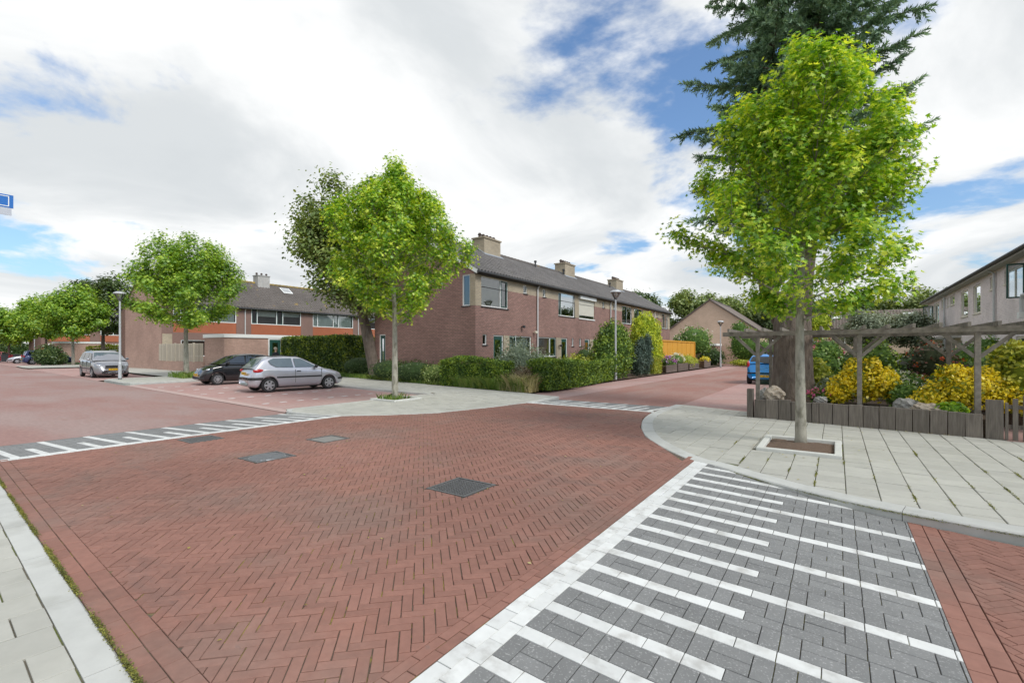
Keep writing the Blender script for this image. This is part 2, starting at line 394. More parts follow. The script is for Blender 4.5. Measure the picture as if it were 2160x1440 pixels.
# the setting, far to near ------------------------------------------------------------
sheet('ground', [(-700, -700), (700, -700), (700, 700), (-700, 700)], -.16, 'ground_green')
def kerb_y(x): return .91 + (-2.93 - x) * .066
def edge_n(x): return 7.45 + (-13.0 - x) * .072
WJ, XJ, XB = -10.40, -1.79, .60
street_w = sheet('street_west', [(WJ - 2.38, kerb_y(-12.8)), (WJ - 2.38, edge_n(-12.8)), (-30, edge_n(-30)), (-75, edge_n(-75)), (-160, edge_n(-160)), (-160, kerb_y(-160)), (-60, kerb_y(-60))][::-1], ZS, 'paver_far')
street_n = sheet('street_north', [(-8.35, 15.0), (-4.15, 15.0), (-4.2, 30), (-4.4, 62), (-8.3, 62), (-8.35, 30)], ZS, 'paver_side')
sheet('street_end', [(-60, 58), (40, 58), (40, 63.5), (-60, 63.5)], ZS - .006, 'paver_side')
street_e = sheet('street_east', [(XB, -3), (30, -6), (30, 5.6), (4, 6.0), (1.4, 6.15), (XB, 6.4)], ZS - .018, 'joint')
sheet('road_strip_west', [(-8.35, 15.0), (-8.35, 30), (-8.3, 58), (-10.35, 58), (-10.4, 24), (-10.2, 15.6)], ZS + .004, 'paver_pink')
sheet('road_strip_east', [(-4.15, 14.9), (-1.75, 13.8), (-1.9, 30), (-1.9, 58), (-4.4, 58), (-4.2, 30)], ZS + .004, 'paver_pink')
parking = sheet('parking_bay', [(-12.95, 7.5), (-12.95, 13.3), (-14.0, 13.4), (-20.3, 14.05), (-29.9, 14.9), (-29.4, edge_n(-29.4)), (-20, edge_n(-20))], ZS + .004, 'paver_pink')
sheet('parking_bay_far', [(-35.2, edge_n(-35)), (-35.2, 12.4), (-62, 14.4), (-62, edge_n(-62))], ZS + .004, 'paver_pink')
sheet('parking_bay_end', [(-72, edge_n(-72)), (-72, 17), (-112, 20), (-112, edge_n(-112))], ZS + .004, 'paver_pink')
# junction table: red clinker bricks in herringbone
corner = [(XJ, 7.46), (-2.44, 8.16), (-3.08, 9.08), (-3.54, 10.14), (-3.94, 11.44), (-4.13, 12.72)]
isl = [(-8.15, 12.72), (-8.36, 11.2), (-8.83, 9.3), (-9.5, 8.35), (WJ, 7.55)]
jpoly = [(XJ, .2), (XJ, 7.46)] + corner[1:] + isl + [(WJ, kerb_y(WJ)), (-6, kerb_y(-6)), (-2.93, kerb_y(-2.93)), (-2.4, .8)]
junction = sheet('road_junction', [(XJ, -3)] + jpoly[1:-1] + [(-2.4, kerb_y(-2.4)), (-1.9, .84), (-1.9, -3)], -.008, 'joint')
MH = [(-4.13, -3.5, 4.15, 4.78), (-7.7, -7.1, 3.66, 4.3), (-8.25, -7.65, 5.15, 5.73), (-10.2, -9.62, 3.77, 4.37)]
inner = [(XJ - .148, .2), (XJ - .148, 7.4)] + corner[1:] + isl[:-1] + [(WJ + .01, 7.5), (WJ + .01, kerb_y(WJ) + .226), (-6, kerb_y(-6) + .226), (-2.93, kerb_y(-2.93) + .226), (-1.95, kerb_y(-1.95) + .226)]
lay(junction, herring(-10.6, -1.7, .6, 12.9), inner, flat(0), limit=300, holes=MH, jit=.0016)
ed = []
x = -1.9
while x > -10.4:
    for r in range(2):
        xx = x - (.105 if r else 0); ed.append((xx, kerb_y(xx) + .056 + r * .113, .205, .107, -math.atan(.066)))
    x -= .211
for r in range(2):
    for k in range(32): ed.append((XJ - .038 - r * .072, 1.0 + k * .2115 + r * .1, .066, .206, 0))
lay(junction, ed, None, flat(0), name='edge_brick', limit=90, jit=.0012)
# ramps with piano-key marking
def ramp(name, O, ax, ay, length, across, zf, slope, start, first_long, region, limit, white_rows=2):
    """O: top edge origin; ax: unit downhill; ay: unit along the edge; blocks on a .107 module"""
    par = sheet(name, region, lambda x, y: zf(x, y) - .012, 'joint')
    ang = math.atan2(ax[1], ax[0]); P = lambda u, v: (O[0] + ax[0] * u + ay[0] * v, O[1] + ax[1] * u + ay[1] * v)
    j = .005; M = .108; pcs = []
    def put(u, v, du, dv, m):
        x, y = P(u + du / 2, v + dv / 2); pcs.append((x, y, du - j, dv - j, ang, m))
    n = int(across / .211) + 1
    for r in range(white_rows):
        for k in range(n): put(r * .106, k * .211 - (.1 if r else 0), .106, .211, 'paver_white')
    u0 = white_rows * .106; U = length; pitch = .342; k = 0; v = start; g = 'paver_grey'
    while v < across:
        long = (k % 2 == 0) == first_long
        u = u0; c = 0; sh = .215
        while u < U - .02:
            end = min(u + sh, U); put(u, v, end - u, .112, 'paver_white' if (long or c < 5) else g); u = end; c += 1
        u = u0; seq = 0; v2 = v + .112; hh = pitch - .112
        while u < U - .02:
            if seq % 3 == 1:
                end = min(u + .215, U); put(u, v2, end - u, hh / 2, g); put(u, v2 + hh / 2, end - u, hh / 2, g)
            else:
                end = min(u + M, U); put(u, v2, end - u, hh, g)
            u = end; seq += 1
        v += pitch; k += 1
    lay(par, pcs, region, zf, slope, 'paving_block', 'paver_grey', limit, jit=.0008)
    return par
zr = lambda x, y: ZS * max(0, min(1, (x - XJ - .21) / (XB - XJ - .21)))
sl = .1 / (XB - XJ - .21)
ramp('ramp_east', (XJ + .004, .2), (1, 0), (0, 1), XB - XJ, 7.6, zr, (-sl, 0), .078, True,
     [(XJ + .002, .2), (XB, .2), (XB, 6.38), (.2, 6.45), (-.32, 6.66), (-.92, 7.0), (-1.5, 7.4), (XJ + .002, 7.5)], 300)
zw = lambda x, y: ZS * max(0, min(1, (WJ - .21 - x) / 2.17))
ramp('ramp_west', (WJ, 1.33), (-1, 0), (0, 1), 2.38, 6.4, zw, (sl, 0), 0., False,
     [(WJ - 2.38, kerb_y(-12.8) + .01), (WJ, kerb_y(WJ) + .01), (WJ, 7.5), (-11.4, 7.3), (-12.2, 7.22), (WJ - 2.38, 7.42)], 260)
zn = lambda x, y: ZS * max(0, min(1, (y - 12.94) / 2.1))
ramp('ramp_north', (-4.14, 12.73), (0, 1), (-1, 0), 2.3, 4.2, zn, (0, -.1 / 2.1), .12, True,
     [(-8.16, 12.73), (-4.14, 12.73), (-4.16, 15.02), (-8.3, 15.02)], 120)
# east street bricks beside the ramp
ee = [(XB + .056 + r * .113, 1.2 + k * .211 + r * .1, .107, .205, 0) for r in range(2) for k in range(26)]
lay(street_e, ee, [(XB, .5), (3.5, .5), (3.5, 6.02), (1.4, 6.15), (XB, 6.38)], flat(ZS), name='edge_brick', limit=50)
lay(street_e, herring(XB, 3.6, .6, 6.4), [(XB + .23, .5), (3.5, .5), (3.5, 6.02), (1.4, 6.15), (XB + .23, 6.3)], flat(ZS), limit=160)
sheet('street_east_far', [(3.5, -6), (30, -6), (30, 5.6), (4, 6.0), (3.5, 6.02)], ZS, 'paver_far')
# kerbs and pavements
def resample(pts, step):
    out = [Vector(pts[0])]; 
    for a, b in zip(pts, pts[1:]):
        a, b = Vector(a), Vector(b); n = max(1, int(round((b - a).length / step)))
        out += [a + (b - a) * (k / n) for k in range(1, n + 1)]
    return out
def smooth_line(pts, it=2):
    for _ in range(it):
        q = [pts[0]]
        for a, b in zip(pts, pts[1:]): q += [(a[0] * .75 + b[0] * .25, a[1] * .75 + b[1] * .25), (a[0] * .25 + b[0] * .75, a[1] * .25 + b[1] * .75)]
        pts = q + [pts[-1]]
    return pts
def offset(pts, d):
    out = []
    for i, p in enumerate(pts):
        t = (Vector(pts[min(i + 1, len(pts) - 1)]) - Vector(pts[max(i - 1, 0)])).normalized(); out.append(Vector(p) + Vector((-t.y, t.x)) * d)
    return out
def kerb(parent, pts, width, z=0., depth=.16, stone=1.0, lim=60, m='kerb_concrete', gap=.006):
    """pts run with the pavement on their left"""
    pts = resample(pts, .12); off = offset(pts, width); n = 0; i = 0
    while i < len(pts) - 1:
        j = i; l = 0
        while j < len(pts) - 1 and l < stone: l += (pts[j + 1] - pts[j]).length; j += 1
        if len(pts) - 1 - j < 3: j = len(pts) - 1
        o = [p for p in pts[i:j + 1]]; q = [p for p in off[i:j + 1]]
        t = (o[1] - o[0]).normalized() * gap; o[0] = o[0] + t; q[0] = q[0] + t
        k = len(o); ch = .014; mb = MB(); d = random.gauss(0, .0015)
        r = [o[s] + (q[s] - o[s]) * (ch / width) for s in range(k)]
        vs = [(p.x, p.y, z - depth) for p in o] + [(p.x, p.y, z + d - ch) for p in o] + [(p.x, p.y, z + d) for p in r] + [(p.x, p.y, z + d) for p in q] + [(p.x, p.y, z - depth) for p in q]
        fs = []
        for row in range(4):
            for s in range(k - 1): fs.append((row * k + s, row * k + s + 1, (row + 1) * k + s + 1, (row + 1) * k + s))
        fs.append(tuple(row * k for row in range(4, -1, -1))); fs.append(tuple(row * k + k - 1 for row in range(5)))
        mb.add(vs, fs); mb.build('kerb_stone', m, parent, world=False); i = j; n += 1
def tiles(x0, x1, y0, y1, w, a=0., origin=(0, 0), stag=True, joint=.006):
    out = []; ca, sa = math.cos(a), math.sin(a)
    cs = [((x - origin[0]) * ca + (y - origin[1]) * sa, -(x - origin[0]) * sa + (y - origin[1]) * ca) for x in (x0, x1) for y in (y0, y1)]
    i0, i1 = int(min(c[0] for c in cs) // w) - 1, int(max(c[0] for c in cs) // w) + 2
    j0, j1 = int(min(c[1] for c in cs) // w) - 1, int(max(c[1] for c in cs) // w) + 2
    for i in range(i0, i1):
        for j in range(j0, j1):
            u, v = (i + .5) * w, (j + .5) * w + (w / 2 if stag and i % 2 else 0)
            out.append((origin[0] + u * ca - v * sa, origin[1] + u * sa + v * ca, w - joint, w - joint, a))
    return out
planter_line = lambda x: 13.2 + (x + 1.84) * -.17
kr = smooth_line([(-4.12, 15.0)] + corner[::-1] + [(-1.5, 7.42), (-.92, 7.0), (-.32, 6.66), (.2, 6.45), (.58, 6.37), (1.4, 6.2), (4, 6.05), (14, 5.7)], 2)
kin = [tuple(p) for p in offset([Vector(p) for p in kr], .25)]
pe_poly = [p for p in kr] + [(14, 10.5), (2.3, planter_line(2.3)), (-1.84, 13.2), (-1.8, 14.2)]
pave_e = sheet('pavement_east', [p for p in kin] + pe_poly[-4:], -.014, 'joint_moss')
PIT = (-1.13, .08, 8.87, 10.36)
lay(pave_e, tiles(-4.2, 6, 5.8, 15, .32, 0, (.09, .1), joint=.009), kin + pe_poly[-4:], flat(0), name='paving_tile', material='tile_grey', limit=300, holes=[PIT], th=.03, ch=.005, jit=.0018)
kerb(pave_e, kr, .25)
pw = [(-12.95, 7.5), (-12.2, 7.25), (-11.4, 7.32), (WJ, 7.57), (-9.5, 8.37), (-8.83, 9.3), (-8.36, 11.2), (-8.15, 12.72), (-8.32, 15.1), (-10.2, 15.65), (-16.3, 16.7), (-19, 18.0), (-24.5, 18.4), (-36.3, 19.0), (-62, 19), (-62, 14.5), (-35.2, 12.4), (-35.1, 9.9), (-34.3, 9.15), (-30.3, 8.85), (-29.6, 9.4), (-29.9, 14.9), (-20.3, 14.05), (-14, 13.4), (-12.95, 13.3)]
pave_w = sheet('pavement_west', pw, -.014, 'joint')
PITM = (-13.0, -11.75, 10.45, 11.75)
lay(pave_w, tiles(-33, -8, 7, 18.5, .32, -.05, (-9, 8)), pw, flat(0), name='paving_tile', material='tile_grey', limit=300, holes=[PITM], jit=.002)
sheet('pavement_west_far', [(-29.95, 8.9), (-29.95, 18.7), (-62, 19), (-62, 14.5), (-35.2, 12.4), (-35.1, 9.9), (-34.3, 9.15)], .001, 'tile_grey')
kerb(pave_w, [(-12.9, 13.3), (-12.9, 7.75), (-12.8, 7.45), (-12.5, 7.26), (-12.2, 7.22), (-11.4, 7.29), (WJ, 7.54), (-9.5, 8.34), (-8.80, 9.27), (-8.33, 11.2), (-8.12, 12.72), (-8.28, 15.1)], .13, .002)
kerb(pave_w, [(-29.85, 14.9), (-20.3, 14.03), (-14, 13.37), (-12.95, 13.26)], .13, .002)
kerb(pave_w, [(-35.2, 12.4), (-35.15, 9.9), (-34.95, 9.5), (-34.3, 9.12), (-30.3, 8.82), (-29.8, 8.95), (-29.55, 9.4), (-29.85, 14.9)], .13, .002)
kn = [(-14, kerb_y(-14)), (-8, kerb_y(-8)), (-2.93, kerb_y(-2.93)), (-1.0, .8)]
pave_s = sheet('pavement_south', [(-1.0, .8), (-2.93, kerb_y(-2.93)), (-14, kerb_y(-14)), (-40, kerb_y(-40)), (-40, -12), (-1, -12)], -.014, 'joint_moss')
kerb(pave_s, kn[::-1], -.165, .001) if False else kerb(pave_s, kn[::-1], .165, .001)
ang = -math.atan(.066)
lay(pave_s, tiles(-14, -1, -3.5, 1.6, .314, ang, (-3.33, kerb_y(-3.33) - .172), joint=.009), [(-13.9, kerb_y(-13.9) - .172), (-13.9, -3.4), (-1.0, -3.4), (-1.0, .62), (-2.93, kerb_y(-2.93) - .172)], flat(0), name='paving_tile', material='tile_grey', limit=140, jit=.0018)
sheet('pavement_island_far', [(-62, edge_n(-62)), (-64, edge_n(-64) - .2), (-72, edge_n(-72)), (-72, 18), (-62, 18)][::-1], .0, 'tile_grey')
# manholes
mat('rock_lid', (.20, .195, .18), .9, .15, 8, 0, .1, .3, 60, .003)
def manhole(i, label):
    x0, x1, y0, y1 = MH[i]; cx, cy = (x0 + x1) / 2, (y0 + y1) / 2
    t = thing('manhole_cover', label, 'manhole', (cx, cy, -.001), 0, 'street covers in the junction')
    w, d = (x1 - x0) / 2 - .012, (y1 - y0) / 2 - .012
    fr = MB()
    for a, b, c2, d2 in ((-w, w, -d, -d + .03), (-w, w, d - .03, d), (-w, -w + .03, -d + .03, d - .03), (w - .03, w, -d + .03, d - .03)): fr.box(a, b, c2, d2, -.02, .006)
    fr.build('frame', 'iron', t, world=False)
    MB().box(-w + .034, w - .034, -d + .034, d - .034, -.02, -.004).build('lid', 'iron' if i != 2 else 'rock_lid', t, world=False)
    if i == 0 or i == 3:
        n = 12; s = MB()
        for a in range(n):
            for b in range(n):
                u = -w + .06 + (2 * w - .12) * (a + .5) / n; v = -d + .06 + (2 * d - .12) * (b + .5) / n
                s.box(u - .012, u + .012, v - .012, v + .012, -.004, .003)
        s.build('studs', 'iron', t, world=False)['kind'] = 'stuff'
    elif i == 1:
        s = MB()
        for k in range(9):
            u = -w + .08 + (2 * w - .16) * k / 8; e = math.sqrt(max(0, 1 - (u / w) ** 2)) * d * .85
            s.box(u - .008, u + .008, -e, e, -.004, .006)
        s.tube([((w - .045) * math.cos(q * R(15)), (d - .045) * math.sin(q * R(15)), 0) for q in range(25)], .008, 4)
        s.build('ribs', 'galvanised', t, world=False)
mat('galvanised', (.30, .31, .32), .5, .1, 12, 0, 0, .1, 60, .002, metal=.75)
manhole(0, 'dark square manhole cover with studded lid nearest the grey striped ramp')
manhole(1, 'grey ribbed drain cover with oval pattern in the red brick junction')
manhole(2, 'plain concrete-filled square cover furthest from the near pavement')
manhole(3, 'dark cover set against the white line of the far left ramp')
def tree_pit(name, x0, x1, y0, y1, label):
    t = thing('tree_pit', label, 'tree pit', ((x0 + x1) / 2, (y0 + y1) / 2, 0), 0)
    w = .1
    for a in ((x0, x1, y0, y0 + w), (x0, x1, y1 - w, y1), (x0, x0 + w, y0 + w + .006, y1 - w - .006), (x1 - w, x1, y0 + w + .006, y1 - w - .006)):
        MB().box(a[0], a[1], a[2], a[3], -.1, .055).build('edging_kerb', 'kerb_light', t, bevel=.012)
    n = 14; mb = MB(); vs = []
    for i in range(n + 1):
        for j in range(n + 1):
            u, v = i / n, j / n; vs.append((x0 + w + (x1 - x0 - 2 * w) * u, y0 + w + (y1 - y0 - 2 * w) * v, -.02 + .05 * math.sin(math.pi * u) * math.sin(math.pi * v) + random.uniform(0, .025)))
    mb.add(vs, [(i * (n + 1) + j, (i + 1) * (n + 1) + j, (i + 1) * (n + 1) + j + 1, i * (n + 1) + j + 1) for i in range(n) for j in range(n)])
    mb.build('soil_bed', 'bark_chips', t, smooth=True)
    return t
mat('kerb_light', (.56, .565, .53), .88, .1, 6, .05, .05, .35, 90, .003)
tree_pit('e', -1.12, .07, 8.88, 10.35, 'raised concrete-edged square of soil round the large front maple')
tree_pit('m', -12.98, -11.77, 10.47, 11.73, 'concrete-edged soil square round the maple on the middle pavement')
# ------------------------------------------------------------------ houses
brick_mat('brick_brown', (.35, .20, .168), (.26, .15, .126), (.155, .118, .104))
brick_mat('brick_yellow', (.43, .355, .25), (.36, .30, .215), (.30, .27, .22))
brick_mat('brick_shed', (.53, .335, .27), (.44, .275, .22), (.34, .26, .22))
brick_mat('brick_pink', (.82, .73, .72), (.71, .62, .61), (.64, .60, .58))
brick_mat('brick_tan', (.62, .45, .34), (.56, .40, .30), (.48, .37, .29))
mat('pier_brown', (.21, .13, .108), .85, .1, 8, 0, .1, .4, 40, .004)
mat('orange_panel', (.36, .11, .05), .6, .08, 5, 0, .1, .1, 30, .003)
mat('frame_white', (.78, .79, .77), .45, .03, 5)
mat('frame_cream', (.72, .68, .56), .5, .04, 5)
mat('frame_green', (.02, .075, .06), .4, .1, 5)
mat('roof_dark', (.125, .117, .113), .8, .15, 4, .14, .12, .3, 40, .004, tint=(.15, .125, .07), tsc=1.3, trange=(.6, .8), tstr=.35)
mat('roof_moss', (.115, .10, .09), .85, .15, 5, .12, .15, .3, 40, .004, tint=(.30, .20, .045), tsc=1.1, trange=(.62, .74), tstr=.7)
mat('roof_lichen', (.20, .15, .06), .9, .25, 6, .15, .15, .3, 40, .004, tint=(.38, .26, .05), tsc=2.5, trange=(.45, .6), tstr=.8)
mat('roof_brown', (.17, .135, .115), .85, .12, 6, .1, .12, .3, 40, .004)
mat('gutter_dark', (.035, .036, .038), .5, .1, 5)
mat('lead', (.30, .33, .37), .6, .15, 8, metal=.2)
mat('pipe_grey', (.55, .56, .56), .45, .06, 6)
mat('room_dark', (.045, .042, .038), .9, .3, 2)
mat('curtain', (.62, .62, .58), .9, .12, 3, stretch=(6, 6, .3))
mat('olive_reflection', (.20, .19, .12), .9, .2, 2)  # olive-brown reflection painted as colour on the backing behind the glass
mat('blind', (.60, .58, .50), .8, .05, 5)
mat('soffit', (.40, .39, .36), .7, .15, 4, stretch=(1, 12, 1))
mat('chimney_pot', (.09, .065, .055), .8, .2, 9)
mat('plaster', (.36, .35, .33), .9, .15, 4, 0, .15)
glass_mat('glass', (.78, .86, .84), .16)
glass_mat('glass_mirror', (.6, .7, .75), .55)
class Fac:
    """facade frame: u along the wall, d outwards, z up"""
    def __init__(s, o, u, n): s.o, s.u, s.n = Vector(o), Vector(u), Vector(n); s.flip = s.u.cross(Vector((0, 0, 1))).dot(s.n) < 0
    def p(s, u, d, z): return s.o + s.u * u + s.n * d + Vector((0, 0, z))
    def box(s, mb, u0, u1, d0, d1, z0, z1):
        c = [s.p(*q) for q in ((u0, d0, z0), (u1, d0, z0), (u1, d1, z0), (u0, d1, z0), (u0, d0, z1), (u1, d0, z1), (u1, d1, z1), (u0, d1, z1))]
        f = [(3, 2, 1, 0), (4, 5, 6, 7), (0, 1, 5, 4), (1, 2, 6, 5), (2, 3, 7, 6), (3, 0, 4, 7)]
        if not s.flip: f = [q[::-1] for q in f]
        mb.add(c, f); return mb
    def wall(s, mb, u0, u1, z0, z1, holes=(), depth=.14, d=0.):
        us = sorted({u0, u1} | {min(max(a, u0), u1) for h in holes for a in h[:2]}); zs = sorted({z0, z1} | {min(max(a, z0), z1) for h in holes for a in h[2:]})
        for a, b in zip(us, us[1:]):
            for e, g in zip(zs, zs[1:]):
                m, n = (a + b) / 2, (e + g) / 2
                if any(h[0] < m < h[1] and h[2] < n < h[3] for h in holes): continue
                mb.add([s.p(a, d, e), s.p(b, d, e), s.p(b, d, g), s.p(a, d, g)], [(0, 1, 2, 3)])
        for h in holes:
            a, b, e, g = max(h[0], u0), min(h[1], u1), max(h[2], z0), min(h[3], z1)
            if a >= b or e >= g: continue
            for q in (((a, e), (a, g)), ((a, g), (b, g)), ((b, g), (b, e)), ((b, e), (a, e))):
                mb.add([s.p(q[0][0], d, q[0][1]), s.p(q[1][0], d, q[1][1]), s.p(q[1][0], d - depth, q[1][1]), s.p(q[0][0], d - depth, q[0][1])], [(0, 1, 2, 3)])
        return mb
def window(par, F, u0, u1, z0, z1, mull=(), fw=.055, sash=None, inner='room_dark', sill=True, frame='frame_white', transom=None, gl='glass', rec=.06, cover=None):
    fr = MB(); d0, d1 = -rec - .05, -rec + .012
    F.box(fr, u0, u1, d0, d1, z0, z0 + fw); F.box(fr, u0, u1, d0, d1, z1 - fw, z1)
    edges = [u0] + list(mull) + [u1]
    for i, m in enumerate(edges):
        a = m if i == 0 else (m - fw if i == len(edges) - 1 else m - fw / 2); F.box(fr, a, a + fw, d0, d1, z0 + fw, z1 - fw)
    if transom: F.box(fr, transom[0], transom[1], d0, d1, transom[2] - fw / 2, transom[2] + fw / 2)
    w = fr.build('window', frame, par)
    for i in range(len(edges) - 1):
        a, b = edges[i] + (fw if i == 0 else fw / 2) + .004, edges[i + 1] - (fw if i == len(edges) - 2 else fw / 2) - .004
        lo, hi = z0 + fw + .004, z1 - fw - .004
        if sash and i in sash:
            s = MB(); q = .055
            for box in ((a, b, lo, lo + q), (a, b, hi - q, hi), (a, a + q, lo + q, hi - q), (b - q, b, lo + q, hi - q)): F.box(s, box[0], box[1], d0 + .01, d1 + .014, box[2], box[3])
            s.build('sash', 'frame_green', w); a += q; b -= q; lo += q; hi -= q
        p = MB(); p.add([F.p(a, -rec - .02, lo), F.p(b, -rec - .02, lo), F.p(b, -rec - .02, hi), F.p(a, -rec - .02, hi)], [(0, 1, 2, 3)]); p.build('pane', gl, w)
    if cover:
        for (a, b, lo, hi, m) in cover:
            p = MB(); n = max(2, int((b - a) / .07)); vs = []
            for k in range(n + 1):
                u = a + (b - a) * k / n; dd = -rec - .16 - (.02 if k % 2 else 0); vs += [F.p(u, dd, lo), F.p(u, dd, hi)]
            p.add(vs, [(2 * k, 2 * k + 2, 2 * k + 3, 2 * k + 1) for k in range(n)]); p.build('curtain', m, w)
    p = MB(); p.add([F.p(u0 - .05, -.62, z0 - .05), F.p(u1 + .05, -.62, z0 - .05), F.p(u1 + .05, -.62, z1 + .05), F.p(u0 - .05, -.62, z1 + .05)], [(0, 1, 2, 3)])
    for a in (u0 - .03, u1 + .03): p.add([F.p(a, -.62, z0), F.p(a, -.13, z0), F.p(a, -.13, z1), F.p(a, -.62, z1)], [(0, 1, 2, 3)])
    for a in (z0 - .03, z1 + .03): p.add([F.p(u0, -.62, a), F.p(u0, -.13, a), F.p(u1, -.13, a), F.p(u1, -.62, a)], [(0, 1, 2, 3)])
    p.build('window_backing', inner, w)
    if sill: s = MB(); F.box(s, u0 - .03, u1 + .03, -rec - .02, .05, z0 - .05, z0 - .004); s.build('sill', 'gutter_dark' if frame == 'frame_white' else frame, w)
    return w
def door(par, F, u0, u1, z0, z1, leaf='frame_green', frame='frame_white', glazed=True):
    fw = .06; fr = MB()
    F.box(fr, u0, u0 + fw, -.11, -.04, z0, z1); F.box(fr, u1 - fw, u1, -.11, -.04, z0, z1); F.box(fr, u0 + fw, u1 - fw, -.11, -.04, z1 - fw, z1)
    w = fr.build('door', frame, par); l = MB(); F.box(l, u0 + fw + .004, u1 - fw - .004, -.11, -.07, z0 + .02, z1 - fw - .004); l.build('leaf', leaf, w)
    if glazed:
        p = MB(); F.box(p, u0 + .2, u1 - .2, -.068, -.062, z0 + .9, z1 - .25); p.build('pane', 'glass_mirror', w)
    h = MB(); F.box(h, u1 - .17, u1 - .15, -.07, -.02, z0 + 1.0, z0 + 1.12); h.build('handle', 'galvanised', w)
    return w
def roof_tiles(parent, p0, along, up, n_along, n_up, wt, lt, m, limit, name='roof_tile', wave=.034):
    """p0 eave corner; along and up are unit vectors; shared wavy tile"""
    along, up = Vector(along), Vector(up); nrm = along.cross(up); nrm = nrm if nrm.z > 0 else -nrm
    K = 6; vs = []; fs = []
    for v, lift in ((-.02, .026), (lt + .02, .004)):
        for k in range(K + 1):
            t = k / K; h = wave * math.sin(2 * math.pi * t) ; vs.append((t * wt, v, h + lift))
    for k in range(K + 1): vs.append((k / K * wt, -.02, wave * math.sin(2 * math.pi * k / K) + .004))
    n = K + 1
    for k in range(K): fs += [(k, k + 1, n + k + 1, n + k), (2 * n + k, 2 * n + k + 1, k + 1, k)]
    base = np.array(vs); Mx = np.array([list(along), list(up), list(nrm)])
    loc = base @ Mx
    me = bpy.data.meshes.new(name); me.from_pydata([tuple(q) for q in loc], [], fs); me.update(); me.materials.append(MATS[m])
    items = []
    off = Vector((0, 0, 0)); q = parent
    while q is not None: off = off + q.location; q = q.parent
    for i in range(n_along):
        for j in range(n_up):
            c = Vector(p0) + along * (i * wt) + up * (j * lt); items.append((c.length_squared, c))
    items.sort(key=lambda t: t[0])
    for d, c in items[:limit]:
        o = bpy.data.objects.new(name, me); C.objects.link(o); o.parent = parent; o.location = c - off + nrm * random.uniform(-.003, .003)
    rest = items[limit:]
    if rest:
        cs = np.array([list(c - off) for d, c in rest]); V = (cs[:, None, :] + loc[None]).reshape(-1, 3)
        f = np.array([list(x) for x in fs]); F_ = (f[None] + (np.arange(len(rest)) * len(loc))[:, None, None]).ravel()
        o = link(name + 's_beyond', np_mesh(name, V, F_, 4), m, parent); o['kind'] = 'stuff'
def chimney(par, cx, cy, z0, z1, lx, ly, m, pots, cap='lead', n='chimney'):
    c = MB().box(cx - lx / 2, cx + lx / 2, cy - ly / 2, cy + ly / 2, z0, z1).build(n, m, par)
    MB().box(cx - lx / 2 - .06, cx + lx / 2 + .06, cy - ly / 2 - .06, cy + ly / 2 + .06, z1 + .001, z1 + .09).build('chimney_cap', 'brick_yellow' if m == 'brick_yellow' else 'plaster', c)
    for k in range(pots):
        y = cy + (k - (pots - 1) / 2) * (ly - .15) / max(pots - 1, 1) * .92
        MB().lathe([(.085, 0), (.1, .05), (.085, .08), (.085, .14), (.13, .15), (.13, .2), (.09, .22), (.1, .27), (.03, .3)], (cx, y, z1 + .09), 10).build('chimney_pot', 'chimney_pot', c, smooth=False)
    MB().box(cx - lx / 2 - .12, cx + lx / 2 + .30, cy - ly / 2 - .05, cy + ly / 2 + .05, z0, z0 + .34).build('flashing', 'lead', c) if False else None
    return c
# --- terrace A: brown brick row whose gable faces the junction
XA, YA0, YA1, XAB, EA, RA = -15.1, 18.76, 52.6, -22.8, 5.74, 7.95
hA = thing('terraced_house_row', 'brown brick terrace with yellow brick corner and dark tiled roof behind the hedges', 'house', (XA, YA0, 0))
FA = Fac((XA, 0, 0), (0, 1, 0), (1, 0, 0))
big = [(19.24, 21.66, 'a'), (27.45, 29.81, 'b'), (30.44, 33.07, 's'), (38.63, 40.95, 'c'), (41.55, 43.9, 'd'), (49.75, 51.85, 'e')]
small = [(23.22, 23.63), (25.44, 25.8), (34.55, 34.92), (36.75, 37.12), (45.6, 46.0), (48.1, 48.5)]
gfw = [(21.78, 24.1), (24.78, 27.13), (32.85, 35.3), (36.7, 39.0), (44.2, 46.5), (47.9, 50.2)]
gfd = [(20.3, 21.2), (27.84, 28.7), (31.4, 32.2), (39.6, 40.4), (42.6, 43.4), (50.8, 51.6)]
gfs = [(19.36, 19.72), (29.34, 29.65), (30.5, 30.82), (41.0, 41.3), (41.75, 42.05), (52.05, 52.3)]
H_up = [(a, b, 3.95, 5.5) for a, b, _ in big] + [(a, b, 4.99, 5.49) for a, b in small]
H_gf = [(a, b, 1.25, 2.48) for a, b in gfw] + [(a, b, .05, 2.48) for a, b in gfd] + [(a, b, 1.95, 2.5) for a, b in gfs]
FA.wall(MB(), YA0, YA1, -.15, 4.96, H_up + H_gf).build('front_wall', 'brick_brown', hA)
mb = MB()
FA.wall(mb, YA0, YA1, 4.96, 5.75, H_up, d=0.)
mb.build('upper_brick_band', 'brick_yellow', hA)
def infill(u0, u1, z0, z1, d=.2): m = MB(); FA.box(m, u0, u1, -d, .006, z0, z1); m.build('brick_infill', 'brick_yellow', hA)
infill(YA0 - .004, 19.24, 3.95, 4.96, .3); infill(29.81, 30.44, 3.95, 4.96); infill(40.95, 41.55, 3.95, 4.96); infill(51.85, YA1, 3.95, 4.96)
for a, b in ((21.2, 21.78), (27.13, 27.84), (32.2, 32.85), (39.0, 39.6)): infill(a, b, -.1, 2.48)
